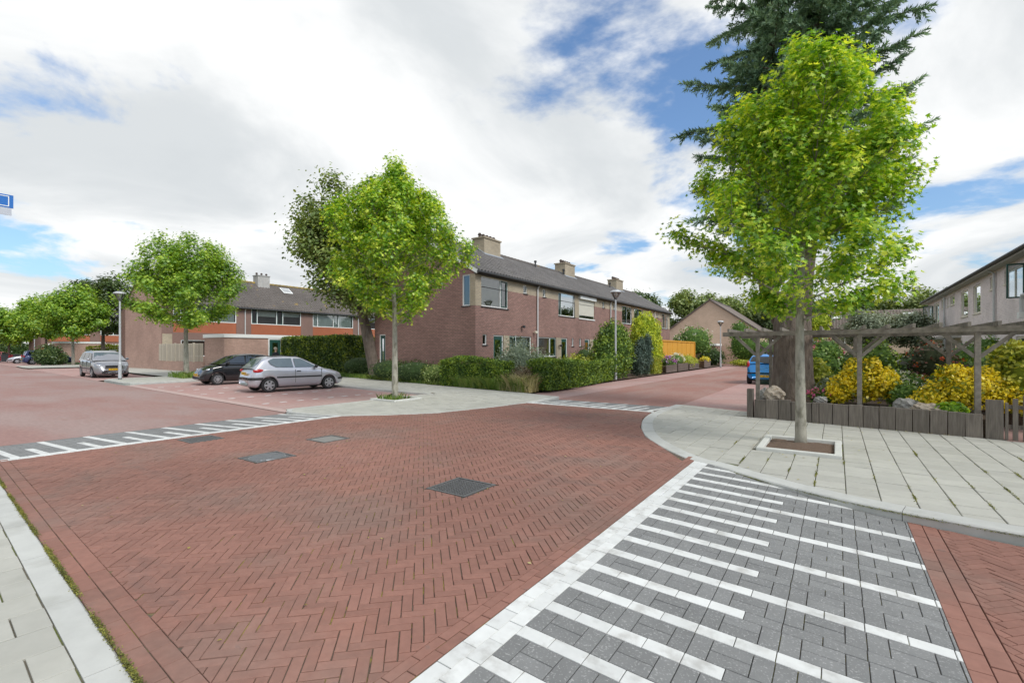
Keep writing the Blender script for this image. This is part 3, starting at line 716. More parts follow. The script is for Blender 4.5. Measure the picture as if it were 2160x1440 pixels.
for k, (a, b, t) in enumerate(big):
    if t == 's':
        w = MB(); FA.box(w, a, b, -.1, -.05, 3.95, 5.5); o = w.build('roller_shutter', 'blind', hA)
        for j in range(26): s = MB(); FA.box(s, a + .05, b - .05, -.05, -.035, 4.2 + j * .047, 4.2 + j * .047 + .041); s.build('shutter_slat', 'blind', o)
        s = MB(); FA.box(s, a - .04, b + .04, -.05, .16, 5.32, 5.56); s.build('shutter_box', 'frame_white', o)
        s = MB(); FA.box(s, a + .1, b - .1, -.049, -.03, 3.99, 4.17); s.build('pane', 'glass_mirror', o)
        s = MB(); FA.box(s, a - .03, b + .03, -.05, .05, 3.88, 3.946); s.build('sill', 'frame_white', o)
    else:
        mul = [a + (b - a) * .72] if t in 'a' else [a + .42] if t == 'b' else [a + (b - a) * .5]
        window(hA, FA, a, b, 3.95, 5.5, mul, sash=[1] if t == 'a' else [0], inner='olive_reflection' if t == 'a' else 'room_dark', gl='glass' if t in 'ac' else 'glass_mirror',
               cover=[(a + .1, a + .5, 4.0, 5.4, 'curtain')] if t in 'cde' else None)
for a, b in small: window(hA, FA, a, b, 4.99, 5.49, fw=.05)
for k, (a, b) in enumerate(gfw): window(hA, FA, a, b, 1.25, 2.48, [b - .75 if k % 2 else a + .7], sash=[1 if k % 2 else 0], cover=[(a + .1, b - .1, 1.75 if k == 0 else 2.0, 2.42, 'curtain')] if k in (0, 2, 3) else None)
for a, b in gfd: door(hA, FA, a, b, .05, 2.48)
for a, b in gfs: window(hA, FA, a, b, 1.95, 2.5, fw=.045)
mb = MB()
FG = Fac((0, YA0, 0), (1, 0, 0), (0, -1, 0))
GH = [(-15.98, -15.46, 3.95, 5.56), (-22.4, -21.86, -.05, 2.6)]
FG.wall(mb, XAB, XA, -.15, EA, GH)
XR = (XA + XAB) / 2
mb.add([FG.p(XAB, 0, EA), FG.p(XA, 0, EA), FG.p(XR, 0, RA)], [(0, 1, 2)])
mb.build('gable_wall', 'brick_brown', hA)
mb = MB(); FG.box(mb, -15.46, XA - .004, -.3, .006, 3.95, 5.56); mb.build('corner_brickwork', 'brick_yellow', hA)
window(hA, FG, -15.98, -15.46, 3.95, 5.56, inner='olive_reflection')
door(hA, FG, -22.4, -21.86, -.05, 2.6, glazed=True)
MB().add([(XAB, YA1, -.15), (XA, YA1, -.15), (XA, YA1, EA), (XR, YA1, RA), (XAB, YA1, EA)], [(0, 1, 2, 3, 4)]).add([(XAB, YA0, -.15), (XAB, YA1, -.15), (XAB, YA1, EA), (XAB, YA0, EA)], [(0, 1, 2, 3)]).build('rear_wall', 'brick_brown', hA)
def gable_roof(par, x_f, x_b, y0, y1, ez, rz_, over, m, tile, limit, front=1, tiles_on=True):
    """ridge along Y; x_f the visible eave"""
    xr = (x_f + x_b) / 2; w = abs(x_f - x_b) / 2; sl = (rz_ - ez) / w; s = 1 if x_f > x_b else -1
    xe, xbk = x_f + s * over, x_b - s * over; zo = ez - sl * over
    r = MB(); t = .1
    prof = [(xe, zo + .02), (xr, rz_ + .02), (xbk, zo + .02), (xbk, zo + .02 + t), (xr, rz_ + .02 + t), (xe, zo + .02 + t)]
    ys, ye = y0 - .12, y1 + .12
    n = 6; r.add([(x, ys, z) for x, z in prof] + [(x, ye, z) for x, z in prof], [(i, (i + 1) % n, n + (i + 1) % n, n + i) for i in range(n)] + [(5, 4, 1, 0), (4, 3, 2, 1), (n, n + 1, n + 4, n + 5), (n + 1, n + 2, n + 3, n + 4)])
    ro = r.build('roof', m, par)
    up = Vector((xr - xe, 0, rz_ - zo)); L = up.length; up.normalize()
    if tiles_on:
        wt, lt = tile; nu = int(L / lt); lt2 = L / nu
        roof_tiles(ro, (xe, ys - .02, zo + .02 + t + .012), (0, 1, 0), up, int((ye - ys + .04) / wt), nu, wt, lt2, m, limit)
    return ro, xe, xr, zo
roA, xeA, xrA, zoA = gable_roof(hA, XA, XAB, YA0, YA1, EA, RA, .24, 'roof_dark', (.27, .34), 300)
k = 0; y = YA0 - .1
while y < YA1:
    mb = MB(); mb.tube([(xrA, y, RA + .12), (xrA, y + .40, RA + .135)], [.12, .135], 8); mb.build('ridge_tile', 'roof_moss', roA); y += .41
for cy in (24.6, 35.4, 46.4): 
    chimney(roA, xrA + .1, cy, 7.2, 8.78, .95, 1.75, 'brick_yellow', 5)
    sl = (RA - EA) / 3.85
    f = MB(); x0 = xrA + .1 + .475
    f.extrude([(xrA + .1, cy - 1.0, RA + .17), (x0 + .16, cy - 1.0, RA + .17 - sl * (x0 + .16 - xrA)), (x0 + .16, cy + 1.0, RA + .17 - sl * (x0 + .16 - xrA)), (xrA + .1, cy + 1.0, RA + .17)], (0, 0, .03)).build('flashing', 'lead', roA)
for cy in (30.0, 34.4, 44.0): MB().tube([(xrA + .5, cy, 7.6), (xrA + .5, cy, 8.15), (xrA + .5, cy, 8.17), (xrA + .5, cy, 8.3)], [.06, .06, .1, .1], 8).build('vent_pipe', 'gutter_dark', roA)
g = MB(); g.tube([(xeA + .05, YA0 - .14, zoA + .03), (xeA + .05, YA1 + .14, zoA + .03)], .075, 8); g.build('gutter', 'gutter_dark', hA)
MB().box(XA + .004, xeA - .02, YA0 - .1, YA1 + .1, zoA - .06, zoA + .005).build('soffit', 'gutter_dark', hA)
mb = MB()
mb.beam((XA + .23, YA0 - .10, zoA + .02), (XR, YA0 - .10, RA - .02), .05, .2); mb.beam((XAB - .23, YA0 - .10, zoA + .02), (XR, YA0 - .10, RA - .02), .05, .2); mb.build('bargeboard', 'frame_white', hA)
for y in (24.7, 36.0, 47.2): MB().tube([(XA + .22, y, zoA), (XA + .08, y, zoA - .22), (XA + .08, y, .0)], .05, 8).build('downpipe', 'pipe_grey', hA)
for y, z in ((23.0, 3.0), (24.35, 2.72), (27.5, 1.95), (32.6, 1.8)):
    m = MB(); m.box(XA, XA + .12, y - .04, y + .04, z, z + .06); m.lathe([(.02, 0), (.09, .03), (.10, .12), (.03, .16)], (XA + .18, y, z - .06), 10); m.build('wall_lamp', 'gutter_dark' if y != 24.35 else 'frame_cream', hA)
# --- terrace B: row behind the car park with white ribbon windows
XB2, YB0, YB1, EB, RB = -48.2, 16.7, 52., 5.98, 8.85
hB = thing('terraced_house_row', 'terrace with orange panels under white ribbon windows and moss-edged roof behind the parked cars', 'house', (XB2, YB0, 0))
FB = Fac((XB2, 0, 0), (0, 1, 0), (1, 0, 0))
un = [(17.57, 22.9), (24.32, 29.65), (31.07, 36.4), (37.8, 43.1), (44.5, 49.9)]
FB.wall(MB(), YB0, YB1, -.15, 6.0, [(a, b, 3.25, 5.92) for a, b in un] + [(a + .6, b - .6, 1.1, 2.6) for a, b in un]).build('front_wall', 'pier_brown', hB)
for i, (a, b) in enumerate(un):
    for k in range(7):
        m = MB(); FB.box(m, a, b, -.1, -.03, 3.25 + k * .147, 3.25 + k * .147 + .142); m.build('panel_board', 'orange_panel', hB)
    w = b - a
    window(hB, FB, a, b, 4.28, 5.92, [a + .6, a + 2.62, a + 3.28], fw=.075, sash=[0, 2] if i != 2 else [2], sill=False, gl='glass', cover=[(a + .62, a + 2.6, 5.1, 5.85, 'blind'), (a + 3.3, b - .08, 5.2, 5.85, 'blind')] if i in (1, 3) else [(a + .1, b - .1, 4.35, 5.85, 'curtain')], rec=.03)
    window(hB, FB, a + .6, b - .6, 1.1, 2.6, [a + 2.6], fw=.07, sill=False)
mb = MB(); FGB = Fac((0, YB0, 0), (1, 0, 0), (0, -1, 0)); FGB.wall(mb, XB2 - 8.6, XB2, -.15, EB, [])
mb.add([FGB.p(XB2 - 8.6, 0, EB), FGB.p(XB2, 0, EB), FGB.p(XB2 - 4.3, 0, RB)], [(0, 1, 2)])
mb.build('gable_wall', 'brick_shed', hB)
roB, xeB, xrB, zoB = gable_roof(hB, XB2, XB2 - 8.6, YB0, YB1, EB, RB, .35, 'roof_moss', (.30, .36), 0)
chimney(roB, xrB + .2, 27.5, 8.2, 9.75, 1.0, 1.3, 'plaster', 3); chimney(roB, xrB + .2, 41.3, 8.2, 9.75, 1.0, 1.3, 'plaster', 3)
sl = (RB - EB) / 4.3
for y0 in (29.3, 43.):
    x0, x1 = xrB + .6, xrB + 1.5; z = lambda x: RB + .2 - sl * (x - xrB)
    MB().extrude([(x0, y0, z(x0)), (x1, y0, z(x1)), (x1, y0 + 1.1, z(x1)), (x0, y0 + 1.1, z(x0))], (0, 0, .05)).build('skylight', 'frame_white', roB)
    MB().extrude([(x0 + .1, y0 + .1, z(x0 + .1) + .052), (x1 - .1, y0 + .1, z(x1 - .1) + .052), (x1 - .1, y0 + 1., z(x1 - .1) + .052), (x0 + .1, y0 + 1., z(x0 + .1) + .052)], (0, 0, .01)).build('skylight_pane', 'glass_mirror', roB)
for k_ in range(86): MB().tube([(xrB, YB0 + k_ * .41, RB + .13), (xrB, YB0 + k_ * .41 + .4, RB + .145)], [.13, .145], 8).build('ridge_tile', 'roof_lichen', roB)
MB().tube([(xeB + .05, YB0 - .1, zoB + .02), (xeB + .05, YB1, zoB + .02)], .08, 6).build('gutter', 'gutter_dark', hB)
for y in (23.7, 37.1, 50.6): MB().tube([(XB2 + .25, y, zoB), (XB2 + .08, y, zoB - .2), (XB2 + .08, y, 0)], .05, 6).build('downpipe', 'pipe_grey', hB)
# yellow end bay and ground floor window at the gable corner
m = MB(); FB.box(m, YB0 + .05, 17.5, .0, .02, -.1, 3.1); m.build('end_brickwork', 'brick_yellow', hB)
# --- garden sheds of terrace B
def shed(x0, x1, y0, y1, h, label, door_y=None):
    t = thing('garden_shed', label, 'shed', (x1, y0, 0))
    MB().box(x0, x1, y0, y1, -.1, h - .26).build('wall', 'brick_shed', t)
    MB().box(x0 - .08, x1 + .08, y0 - .08, y1 + .08, h - .255, h).build('fascia', 'frame_white', t)
    if door_y:
        F = Fac((x1, 0, 0), (0, 1, 0), (1, 0, 0)); fr = MB(); F.box(fr, door_y, door_y + 1.0, .002, .05, 0, h - .28); d = fr.build('door', 'frame_white', t)
        l = MB(); F.box(l, door_y + .09, door_y + .95, .052, .07, .03, h - .36); l.build('leaf', 'frame_green', d)
        l = MB(); F.box(l, door_y + .3, door_y + .75, .072, .08, .3, h - .6); l.build('pane', 'glass_mirror', d)
    return t
shed(-39.6, -36.5, 16.5, 23.0, 2.85, 'flat-roofed brick shed with white fascia and green door beside the tall hedge', 19.7)
# fence on a low wall in front of terrace B
f = thing('slatted_fence', 'pale vertical slat fence on a low brick wall beside the brick shed', 'fence', (-44, 16.5, 0))
MB().box(-48.1, -39.7, 16.42, 16.62, -.1, .75).build('base_wall', 'brick_shed', f)
x = -48.0; k = 0
mat('slat_pale', (.46, .41, .33), .85, .15, 6, .15, 0, .2, 30, .003, stretch=(6, 6, .5))
while x < -39.8:
    if k % 9 == 8: MB().box(x, x + .14, 16.38, 16.5, .75, 2.25).build('post', 'slat_pale', f)
    else: MB().box(x, x + .1, 16.44, 16.47, .78, 2.2).build('slat', 'slat_pale', f)
    x += .19; k += 1
# --- right-hand terrace: pinkish brick, eave above the pergola garden
XR2, YR0, YR1, ER = 6.45, 14.0, 53.6, 5.55
hR = thing('terraced_house_row', 'pinkish brick terrace with deep eaves and green casements beyond the pergola garden', 'house', (XR2, YR1, 0))
FR = Fac((XR2, 0, 0), (0, 1, 0), (-1, 0, 0))
rb = [(48.4, 50.9), (38.65, 40.65), (35.68, 37.35), (25.4, 28.06), (22.0, 24.4)]
rs = [(44.6, 45.2), (42.57, 44.14), (32.75, 33.77), (29.88, 31.22), (46.3, 47.3)]
rg = [(48.0, 50.5), (40.2, 41.4), (36.0, 38.0), (27.5, 29.5), (22., 24.)]
rd = [(42.0, 43.2), (33.6, 34.6), (30.0, 31.0)]
FR.wall(MB(), YR0, YR1, -.15, ER + .2, [(a, b, 3.72, 5.3) for a, b in rb] + [(a, b, 4.72, 5.34) for a, b in rs] + [(a, b, .9, 2.26) for a, b in rg] + [(a, b, 0, 2.3) for a, b in rd]).build('front_wall', 'brick_pink', hR)
for i, (a, b) in enumerate(rb): window(hR, FR, a, b, 3.72, 5.3, [(a + b) / 2] if b - a > 2.2 else (), frame='frame_cream', fw=.08, cover=[(a + .1, b - .1, 3.8, 5.2, 'curtain')] if i % 2 == 0 else [(a + .1, a + .6, 3.8, 5.2, 'curtain')], gl='glass')
for a, b in rs: window(hR, FR, a, b, 4.72, 5.34, frame='frame_cream', fw=.07)
for a, b in rg: window(hR, FR, a, b, .9, 2.26, frame='frame_cream', fw=.08)
for a, b in rd: door(hR, FR, a, b, 0, 2.3, frame='frame_cream')
def open_sash(y, z0, z1, w):
    m = MB(); x = XR2
    for a in ((x - w, x, z0, z0 + .06), (x - w, x, z1 - .06, z1), (x - w, x - w + .06, z0 + .06, z1 - .06), (x - .06, x, z0 + .06, z1 - .06)): m.box(a[0], a[1], y - .025, y + .025, a[2], a[3])
    s = m.build('open_casement', 'frame_green', hR); MB().box(x - w + .06, x - .06, y - .004, y + .004, z0 + .06, z1 - .06).build('pane', 'glass_mirror', s)
open_sash(51.0, 3.78, 5.25, .62); open_sash(28.3, 3.85, 5.3, .55)
mb = MB(); mb.box(XR2 - .42, XR2 + .3, YR0, YR1 + .2, ER + .02, ER + .10); mb.build('soffit', 'soffit', hR)
MB().tube([(XR2 - .47, YR0, ER + .16), (XR2 - .47, YR1 + .2, ER + .16)], .085, 8).build('gutter', 'gutter_dark', hR)
r = MB(); r.extrude([(XR2 - .5, YR0, ER + .14), (XR2 + 4.2, YR0, ER + 1.95), (XR2 + 8.8, YR0, ER + .14)], (0, YR1 + .2 - YR0, 0)); r.build('roof', 'roof_dark', hR)
MB().add([(XR2, YR1, -.15), (XR2 + 8.4, YR1, -.15), (XR2 + 8.4, YR1, ER + .1), (XR2 + 4.2, YR1, ER + 1.8), (XR2, YR1, ER + .1)], [(0, 1, 2, 3, 4)]).build('gable_wall', 'brick_pink', hR)
for y in (45.65, 32.57): MB().tube([(XR2 - .40, y, ER + .1), (XR2 - .08, y, ER - .12), (XR2 - .08, y, 0)], .055, 8).build('downpipe', 'pipe_grey', hR)
MB().tube([(XR2 - .25, 27.1, 3.9), (XR2 - .32, 27.2, 3.88), (XR2 - .32, 27.3, 3.72), (XR2 - .32, 27.3, 3.2)], .07, 8).build('flue_pipe', 'pipe_grey', hR)
MB().box(XR2 - .42, XR2 - .22, 27.15, 27.45, 2.95, 3.2).build('flue_box', 'frame_white', hR)
MB().tube([(XR2 + .9, 29.3, 5.9), (XR2 + .9, 29.3, 6.75), (XR2 + .9, 29.3, 6.77), (XR2 + .9, 29.3, 6.95)], [.08, .08, .13, .13], 10).build('vent_pipe', 'gutter_dark', hR)
for y0 in (40.5, 46.6): MB().box(XR2 - .8, XR2, y0, y0 + 4.6 if y0 > 45 else y0 + 3, 2.45, 2.6).build('porch_canopy', 'frame_white' if y0 > 45 else 'soffit', hR)
# --- end house with tan gable, and the long low row behind
def simple_house(label, x0, x1, y0, y1, ez, rz_, m, rm, ridge_x=True, group=None):
    t = thing('house', label, 'house', (x0, y0, 0), 0, group)
    if ridge_x is False:       # ridge along Y, gable towards -Y
        xr = (x0 + x1) / 2
        MB().extrude([(x0, y0, -.15), (x1, y0, -.15), (x1, y0, ez), (xr, y0, rz_), (x0, y0, ez)], (0, y1 - y0, 0)).build('wall', m, t)
        sl = (rz_ - ez) / (x1 - xr); o = .3
        r = MB(); r.extrude([(x0 - o, y0 - .15, ez - sl * o + .03), (xr, y0 - .15, rz_ + .03), (x1 + o, y0 - .15, ez - sl * o + .03), (x1 + o, y0 - .15, ez - sl * o + .2), (xr, y0 - .15, rz_ + .2), (x0 - o, y0 - .15, ez - sl * o + .2)], (0, y1 - y0 + .3, 0)); ro = r.build('roof', rm, t)
        MB().tube([(xr, y0 - .2, rz_ + .2), (xr, y1 + .2, rz_ + .2)], .12, 6).build('ridge', 'roof_moss', ro)
    else:
        yr = (y0 + y1) / 2
        MB().extrude([(x0, y0, -.15), (x0, y0, ez), (x0, yr, rz_), (x0, y1, ez), (x0, y1, -.15)], (x1 - x0, 0, 0)).build('wall', m, t)
        sl = (rz_ - ez) / (yr - y0); o = .4
        r = MB(); r.extrude([(x0 - .2, y0 - o, ez - sl * o + .03), (x0 - .2, y0 - o, ez - sl * o + .2), (x0 - .2, yr, rz_ + .2), (x0 - .2, y1 + o, ez - sl * o + .2), (x0 - .2, y1 + o, ez - sl * o + .03), (x0 - .2, yr, rz_ + .03)], (x1 - x0 + .4, 0, 0)); ro = r.build('roof', rm, t)
        up = Vector((0, yr - y0 + o, rz_ - ez + sl * o)); L = up.length; up.normalize()
        roof_tiles(ro, (x0 - .2, y0 - o, ez - sl * o + .21), (1, 0, 0), up, int((x1 - x0 + .4) / .34), int(L / .4), .34, .4, rm, 0)
    return t
hG = simple_house('tan brick house with a plain pointed gable at the end of the side street', -18.6, -8.1, 64, 78, 4.2, 7.95, 'brick_tan', 'roof_brown', False)
MB().box(-15.6, -12.0, 60.8, 63.9, -.1, 2.2).build('garage_wall', 'brick_brown', hG); MB().box(-15.7, -11.9, 60.7, 63.95, 2.2, 2.45).build('garage_fascia', 'frame_white', hG)
hH = simple_house('long low house row with brown tiled roof behind the pergola garden', -6, 24, 78.5, 89, 4.6, 7.05, 'brick_tan', 'roof_brown', True)
FH = Fac((0, 78.5, 0), (1, 0, 0), (0, -1, 0))
for x in range(-4, 22, 4): window(hH, FH, x, x + 1.8, 2.6, 4.2, [x + .9], rec=-.03)
for x, z in ((-.6, 5.9), (7.3, 6.1)):
    y = 78.5 + (z - 4.6) / 2.45 * 5.25
    MB().extrude([(x, y, z + .22), (x + 1.2, y, z + .22), (x + 1.2, y + .8, z + .58), (x, y + .8, z + .58)], (0, 0, .05)).build('skylight', 'frame_white', hH)
# --- rows far along the west street
hD = simple_house('dark brick house block seen edge-on behind the grey people carrier', -70.6, -60.5, 20.3, 44, 6.2, 9.0, 'brick_brown', 'roof_dark', False)
hE = thing('terraced_house_row', 'distant terrace with orange panels behind the street trees at the far left', 'house', (-105, 21, 0))
FE = Fac((-105, 0, 0), (0, 1, 0), (1, 0, 0))
MB().box(-113, -105.05, 20, 60, -.1, 6).build('wall', 'pier_brown', hE)
for k in range(6):
    a = 20.8 + k * 6.6
    m = MB(); FE.box(m, a, a + 5.2, 0, .03, 3.1, 4.2); m.build('orange_panel', 'orange_panel', hE)
    m = MB(); FE.box(m, a, a + 5.2, 0, .05, 4.22, 5.9); w = m.build('window', 'frame_white', hE)
    for q in range(3): m = MB(); FE.box(m, a + .1 + q * 1.7, a + 1.7 + q * 1.7, .052, .06, 4.34, 5.8); m.build('pane', 'glass_mirror', w)
    m = MB(); FE.box(m, a, a + 5.2, 0, .05, 1.0, 2.7); w = m.build('window', 'frame_white', hE); m = MB(); FE.box(m, a + .12, a + 5.08, .052, .06, 1.1, 2.6); m.build('pane', 'glass_mirror', w)
MB().extrude([(-104.5, 19.8, 6), (-109, 19.8, 9), (-113.5, 19.8, 6)], (0, 40.4, 0)).build('roof', 'roof_dark', hE)
shed(-96, -92, 19.5, 24.5, 2.9, 'far brick shed with white roof edge behind the dark bush'); shed(-96, -92, 28.5, 36, 2.9, 'far brick shed with white roof edge behind the light hedge')
# ------------------------------------------------------------------ plants
rng = np.random.default_rng(11)
LEAF = {'leaf_maple': ((.085, .21, .012), (.26, .48, .028), (.72, .80, .10), .42, .45, 2.8), 'leaf_maple_far': ((.09, .21, .02), (.23, .41, .034), (.46, .60, .07), .4, .5, .8),
 'leaf_dark': ((.026, .058, .012), (.06, .105, .022), (.13, .175, .045), .3, .45, .8), 'leaf_old': ((.085, .14, .028), (.19, .265, .06), (.33, .38, .12), .3, .45, 1.0),
 'needle_cedar': ((.09, .175, .105), (.23, .36, .22), (.42, .58, .38), .12, .6, 1.0), 'leaf_hedge': ((.030, .068, .010), (.080, .140, .016), (.30, .36, .03), .25, .4, 1.2),
 'leaf_thuja': ((.034, .085, .008), (.11, .20, .014), (.28, .38, .026), .2, .6, 2.0), 'leaf_thuja_gold': ((.17, .26, .008), (.42, .50, .016), (.68, .70, .035), .2, .6, 2.0),
 'leaf_juniper': ((.03, .06, .042), (.06, .10, .075), (.13, .19, .15), .1, .6, 2.0), 'leaf_silver': ((.11, .145, .09), (.21, .26, .17), (.36, .40, .29), .2, .5, 2.0),
 'leaf_gold': ((.14, .20, .012), (.80, .62, .018), (.95, .82, .06), .3, .4, 2.5), 'leaf_lime': ((.16, .22, .018), (.38, .42, .035), (.60, .58, .10), .3, .4, 2.0),
 'leaf_green': ((.05, .12, .016), (.12, .215, .032), (.23, .34, .06), .3, .45, 2.0), 'leaf_dry': ((.10, .075, .045), (.20, .15, .09), (.32, .25, .16), .2, .6, 2.0), 'leaf_rose': ((.03, .05, .018), (.075, .075, .03), (.22, .06, .06), .2, .45, 2.0),
 'grass_blade': ((.07, .15, .018), (.16, .28, .03), (.34, .38, .10), .3, .5, 1.0), 'grass_dry': ((.22, .20, .08), (.44, .39, .18), (.62, .56, .32), .3, .5, 1.0),
 'petal_pink': ((.55, .04, .22), (.75, .08, .36), (.85, .3, .52), .3, .5, 2), 'petal_white': ((.6, .62, .58), (.75, .76, .72), (.85, .85, .82), .3, .5, 2), 'petal_purple': ((.30, .10, .48), (.48, .15, .62), (.62, .35, .72), .3, .5, 2),
 'petal_red': ((.45, .04, .03), (.6, .08, .03), (.7, .25, .05), .3, .5, 2), 'moss': ((.07, .08, .012), (.15, .16, .02), (.30, .28, .04), .2, .8, 3)}
for k_, v_ in LEAF.items():
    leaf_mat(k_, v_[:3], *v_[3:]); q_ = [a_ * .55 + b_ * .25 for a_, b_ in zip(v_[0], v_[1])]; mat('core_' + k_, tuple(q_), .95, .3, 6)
mat('bark_maple', (.30, .285, .235), .9, .3, 14, 0, .15, .6, 40, .008, tint=(.16, .15, .11), tsc=9, trange=(.5, .65), tstr=.8, stretch=(1, 1, .45))
mat('bark_dark', (.15, .118, .095), .95, .4, 10, 0, .15, 1., 14, .05, stretch=(1, 1, .3), tint=(.19, .165, .14), tsc=6, trange=(.5, .7), tstr=.7)
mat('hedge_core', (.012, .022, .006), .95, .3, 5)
MAPLE = []
for ang, r in ((270, .10), (335, .30), (0, .62), (24, .36), (48, .90), (68, .42), (90, 1.05), (112, .42), (132, .90), (156, .36), (180, .62), (205, .30)):
    MAPLE.append((r * math.cos(R(ang)) * .62, r * math.sin(R(ang)) * .62, .10 * r * r))
MAPLE = np.array(MAPLE)
DIAMOND = np.array([(0, -.5, 0), (.28, 0, .06), (0, .5, 0), (-.28, 0, .06)])
OVAL = np.array([(0, -.5, 0), (.26, -.22, .05), (.26, .18, .05), (0, .5, -.04), (-.26, .18, .05), (-.26, -.22, .05)])
BLADE = np.array([(-.5, 0, 0), (.5, 0, 0), (.32, .55, .03), (0, 1, .16), (-.32, .55, .03)])
def norm(a): return a / np.maximum(np.linalg.norm(a, axis=1, keepdims=True), 1e-9)
def leaves_mesh(name, P, size, T, up=.5, out=None, droop=0., seed=0):
    """P: positions; orientation random with a bias of the leaf normal upwards / outwards"""
    rg = np.random.default_rng(seed + 5); n = len(P)
    N = rg.normal(size=(n, 3)); N = norm(N) * (1 - up); N[:, 2] += up
    if out is not None: N += out * .55
    N = norm(N); A = rg.normal(size=(n, 3)); A[:, 2] -= droop; A = A - N * np.sum(A * N, axis=1, keepdims=True); A = norm(A); B = np.cross(N, A)
    s = (size * rg.uniform(.65, 1.3, n))[:, None, None]
    V = P[:, None, :] + s * (T[None, :, 0:1] * B[:, None, :] + T[None, :, 1:2] * A[:, None, :] + T[None, :, 2:3] * N[:, None, :])
    return np_mesh(name, V.reshape(-1, 3), np.arange(n * len(T)), len(T))
def limb(mb, p0, d, L, r0, n=5, up=.25, wob=.08, seg=5, r1=.25):
    pts = [Vector(p0)]; d = Vector(d).normalized()
    for i in range(seg):
        d = (d + Vector((random.gauss(0, wob), random.gauss(0, wob), up / seg + random.gauss(0, wob * .5)))).normalized(); pts.append(pts[-1] + d * (L / seg))
    mb.tube(pts, [r0 * (1 - (1 - r1) * k / seg) for k in range(seg + 1)], n); return pts
def tree(name, label, loc, h_trunk, height, radius, profile, nb, leaf, T, mleaf, mbark, r_base, per, spread, seed, lean=(0, 0), group=None, droop=.6, sub=3, cat='tree', upb=.3, top_r=.25, squash=.75, vary=(.8, 1.1), plume=.7):
    random.seed(seed); rg = np.random.default_rng(seed)
    t = thing(name, label, cat, loc, 0, group); mb = MB()
    n = 9; tp = []
    for k in range(n + 1):
        f = k / n; z = f * height * .93; tp.append(Vector((lean[0] * f + .03 * math.sin(7 * f + seed) * min(1, z / 3), lean[1] * f + .03 * math.cos(5 * f + seed), z)))
    tr = [r_base * (1.25 if k == 0 else 1) * (1 - .88 * (k / n) ** .9) + .012 for k in range(n + 1)]
    mb.tube([tp[0] - Vector((0, 0, .1)), tp[0] + Vector((0, 0, .12))] + tp[1:], [tr[0], tr[0] * .82] + tr[1:], 10)
    def trunk_at(z):
        f = max(0, min(.999, z / (height * .93))) * n; i = int(f); return tp[i].lerp(tp[i + 1], f - i), tr[i] + (tr[i + 1] - tr[i]) * (f - i)
    cl = []; og = []
    for b in range(nb):
        f = (b + .5) / nb; f2 = f ** .85; z = h_trunk + (height * .9 - h_trunk) * f2 * .95
        p, r = trunk_at(z); az = b * 2.39996 + random.uniform(-.35, .35); rad = radius * np.interp(f2, *profile) * random.uniform(*vary)
        el = R(random.uniform(8, 30) + 38 * f2); d = Vector((math.cos(az) * math.cos(el), math.sin(az) * math.cos(el), math.sin(el) * .9))
        L = max(.35, rad / max(.45, math.cos(el))); pts = limb(mb, p, d, L, max(.014, r * .42), 5, upb, .10)
        for q in range(1, 6):
            if q >= 2 or random.random() < .5: cl.append(pts[q]); og.append(d)
            for s in range(sub if q > 1 else 1):
                if q == 1 and rad > 1.2 and random.random() < .35: continue
                dd = (d + Vector((random.gauss(0, plume), random.gauss(0, plume), random.gauss(.15, plume * .6)))).normalized()
                l2 = L * random.uniform(.16, .36); p2 = limb(mb, pts[q], dd, l2, .012 * radius / 2.5, 3, upb, .12, 3); cl += [p2[-1], p2[-2]]; og += [dd, dd]
    for k in range(4): cl.append(tp[-1] + Vector((0, 0, .12 * k))); og.append(Vector((0, 0, 1)))
    Cp = np.array([list(c) for c in cl]); ax = np.array([lean[0], lean[1]])
    zt = np.quantile(Cp[:, 2], .995); kz = (height - h_trunk - spread) / max(.1, zt - h_trunk)
    def fit(p):
        z = p[2]; ca = (ax[0] * z / height, ax[1] * z / height); z2 = h_trunk + (z - h_trunk) * kz if z > h_trunk else z
        dx, dy = p[0] - ca[0], p[1] - ca[1]; r = math.hypot(dx, dy); t_ = max(0., min(1., (z2 - h_trunk) / (height - h_trunk))); az = math.atan2(dy, dx)
        rm = max(.12, radius * float(np.interp(t_, *profile)) * (1 + .10 * math.sin(3 * az + seed + 4 * t_)) - spread * .5)
        r2 = r if r < .8 * rm else .8 * rm + .3 * rm * math.tanh((r - .8 * rm) / (.3 * rm)); g = r2 / r if r > .1 and z > h_trunk * .8 else 1.; cb = (ax[0] * z2 / height, ax[1] * z2 / height)
        return (cb[0] + dx * g, cb[1] + dy * g, z2)
    mb.v = [fit(p) for p in mb.v]; Cp = np.array([fit(p) for p in Cp])
    trunk = mb.build('trunk', mbark, t, world=False, smooth=True)
    O = np.array([list(o) for o in og]); m = len(Cp)
    keep = rg.random(m) > .06; Cp = Cp[keep]; O = O[keep]; m = len(Cp)
    cnt = rg.integers(int(per * .6), int(per * 1.4) + 1, m); idx = np.repeat(np.arange(m), cnt)
    G = rg.normal(size=(len(idx), 3)) * spread; G[:, 2] *= squash
    P = Cp[idx] + G; c0 = Vector(tp[0]); P[:, 2] = np.maximum(P[:, 2], h_trunk * .86)
    o = link('crown', leaves_mesh('crown', P, leaf, T, .5, norm(G + O[idx] * spread), droop, seed), mleaf, t)
    return t
PM = ([0, .1, .3, .55, .8, 1], [.85, 1.0, .90, .68, .46, .22])
PMR = ([0, .12, .25, .45, .6, .78, .9, 1], [.55, .9, 1.0, .97, .74, .64, .48, .2])
PMM = ([0, .15, .4, .6, .8, 1], [.55, .95, 1.0, .78, .5, .14])
PR = ([0, .2, .5, .8, 1], [.6, 1.0, 1.0, .7, .3])
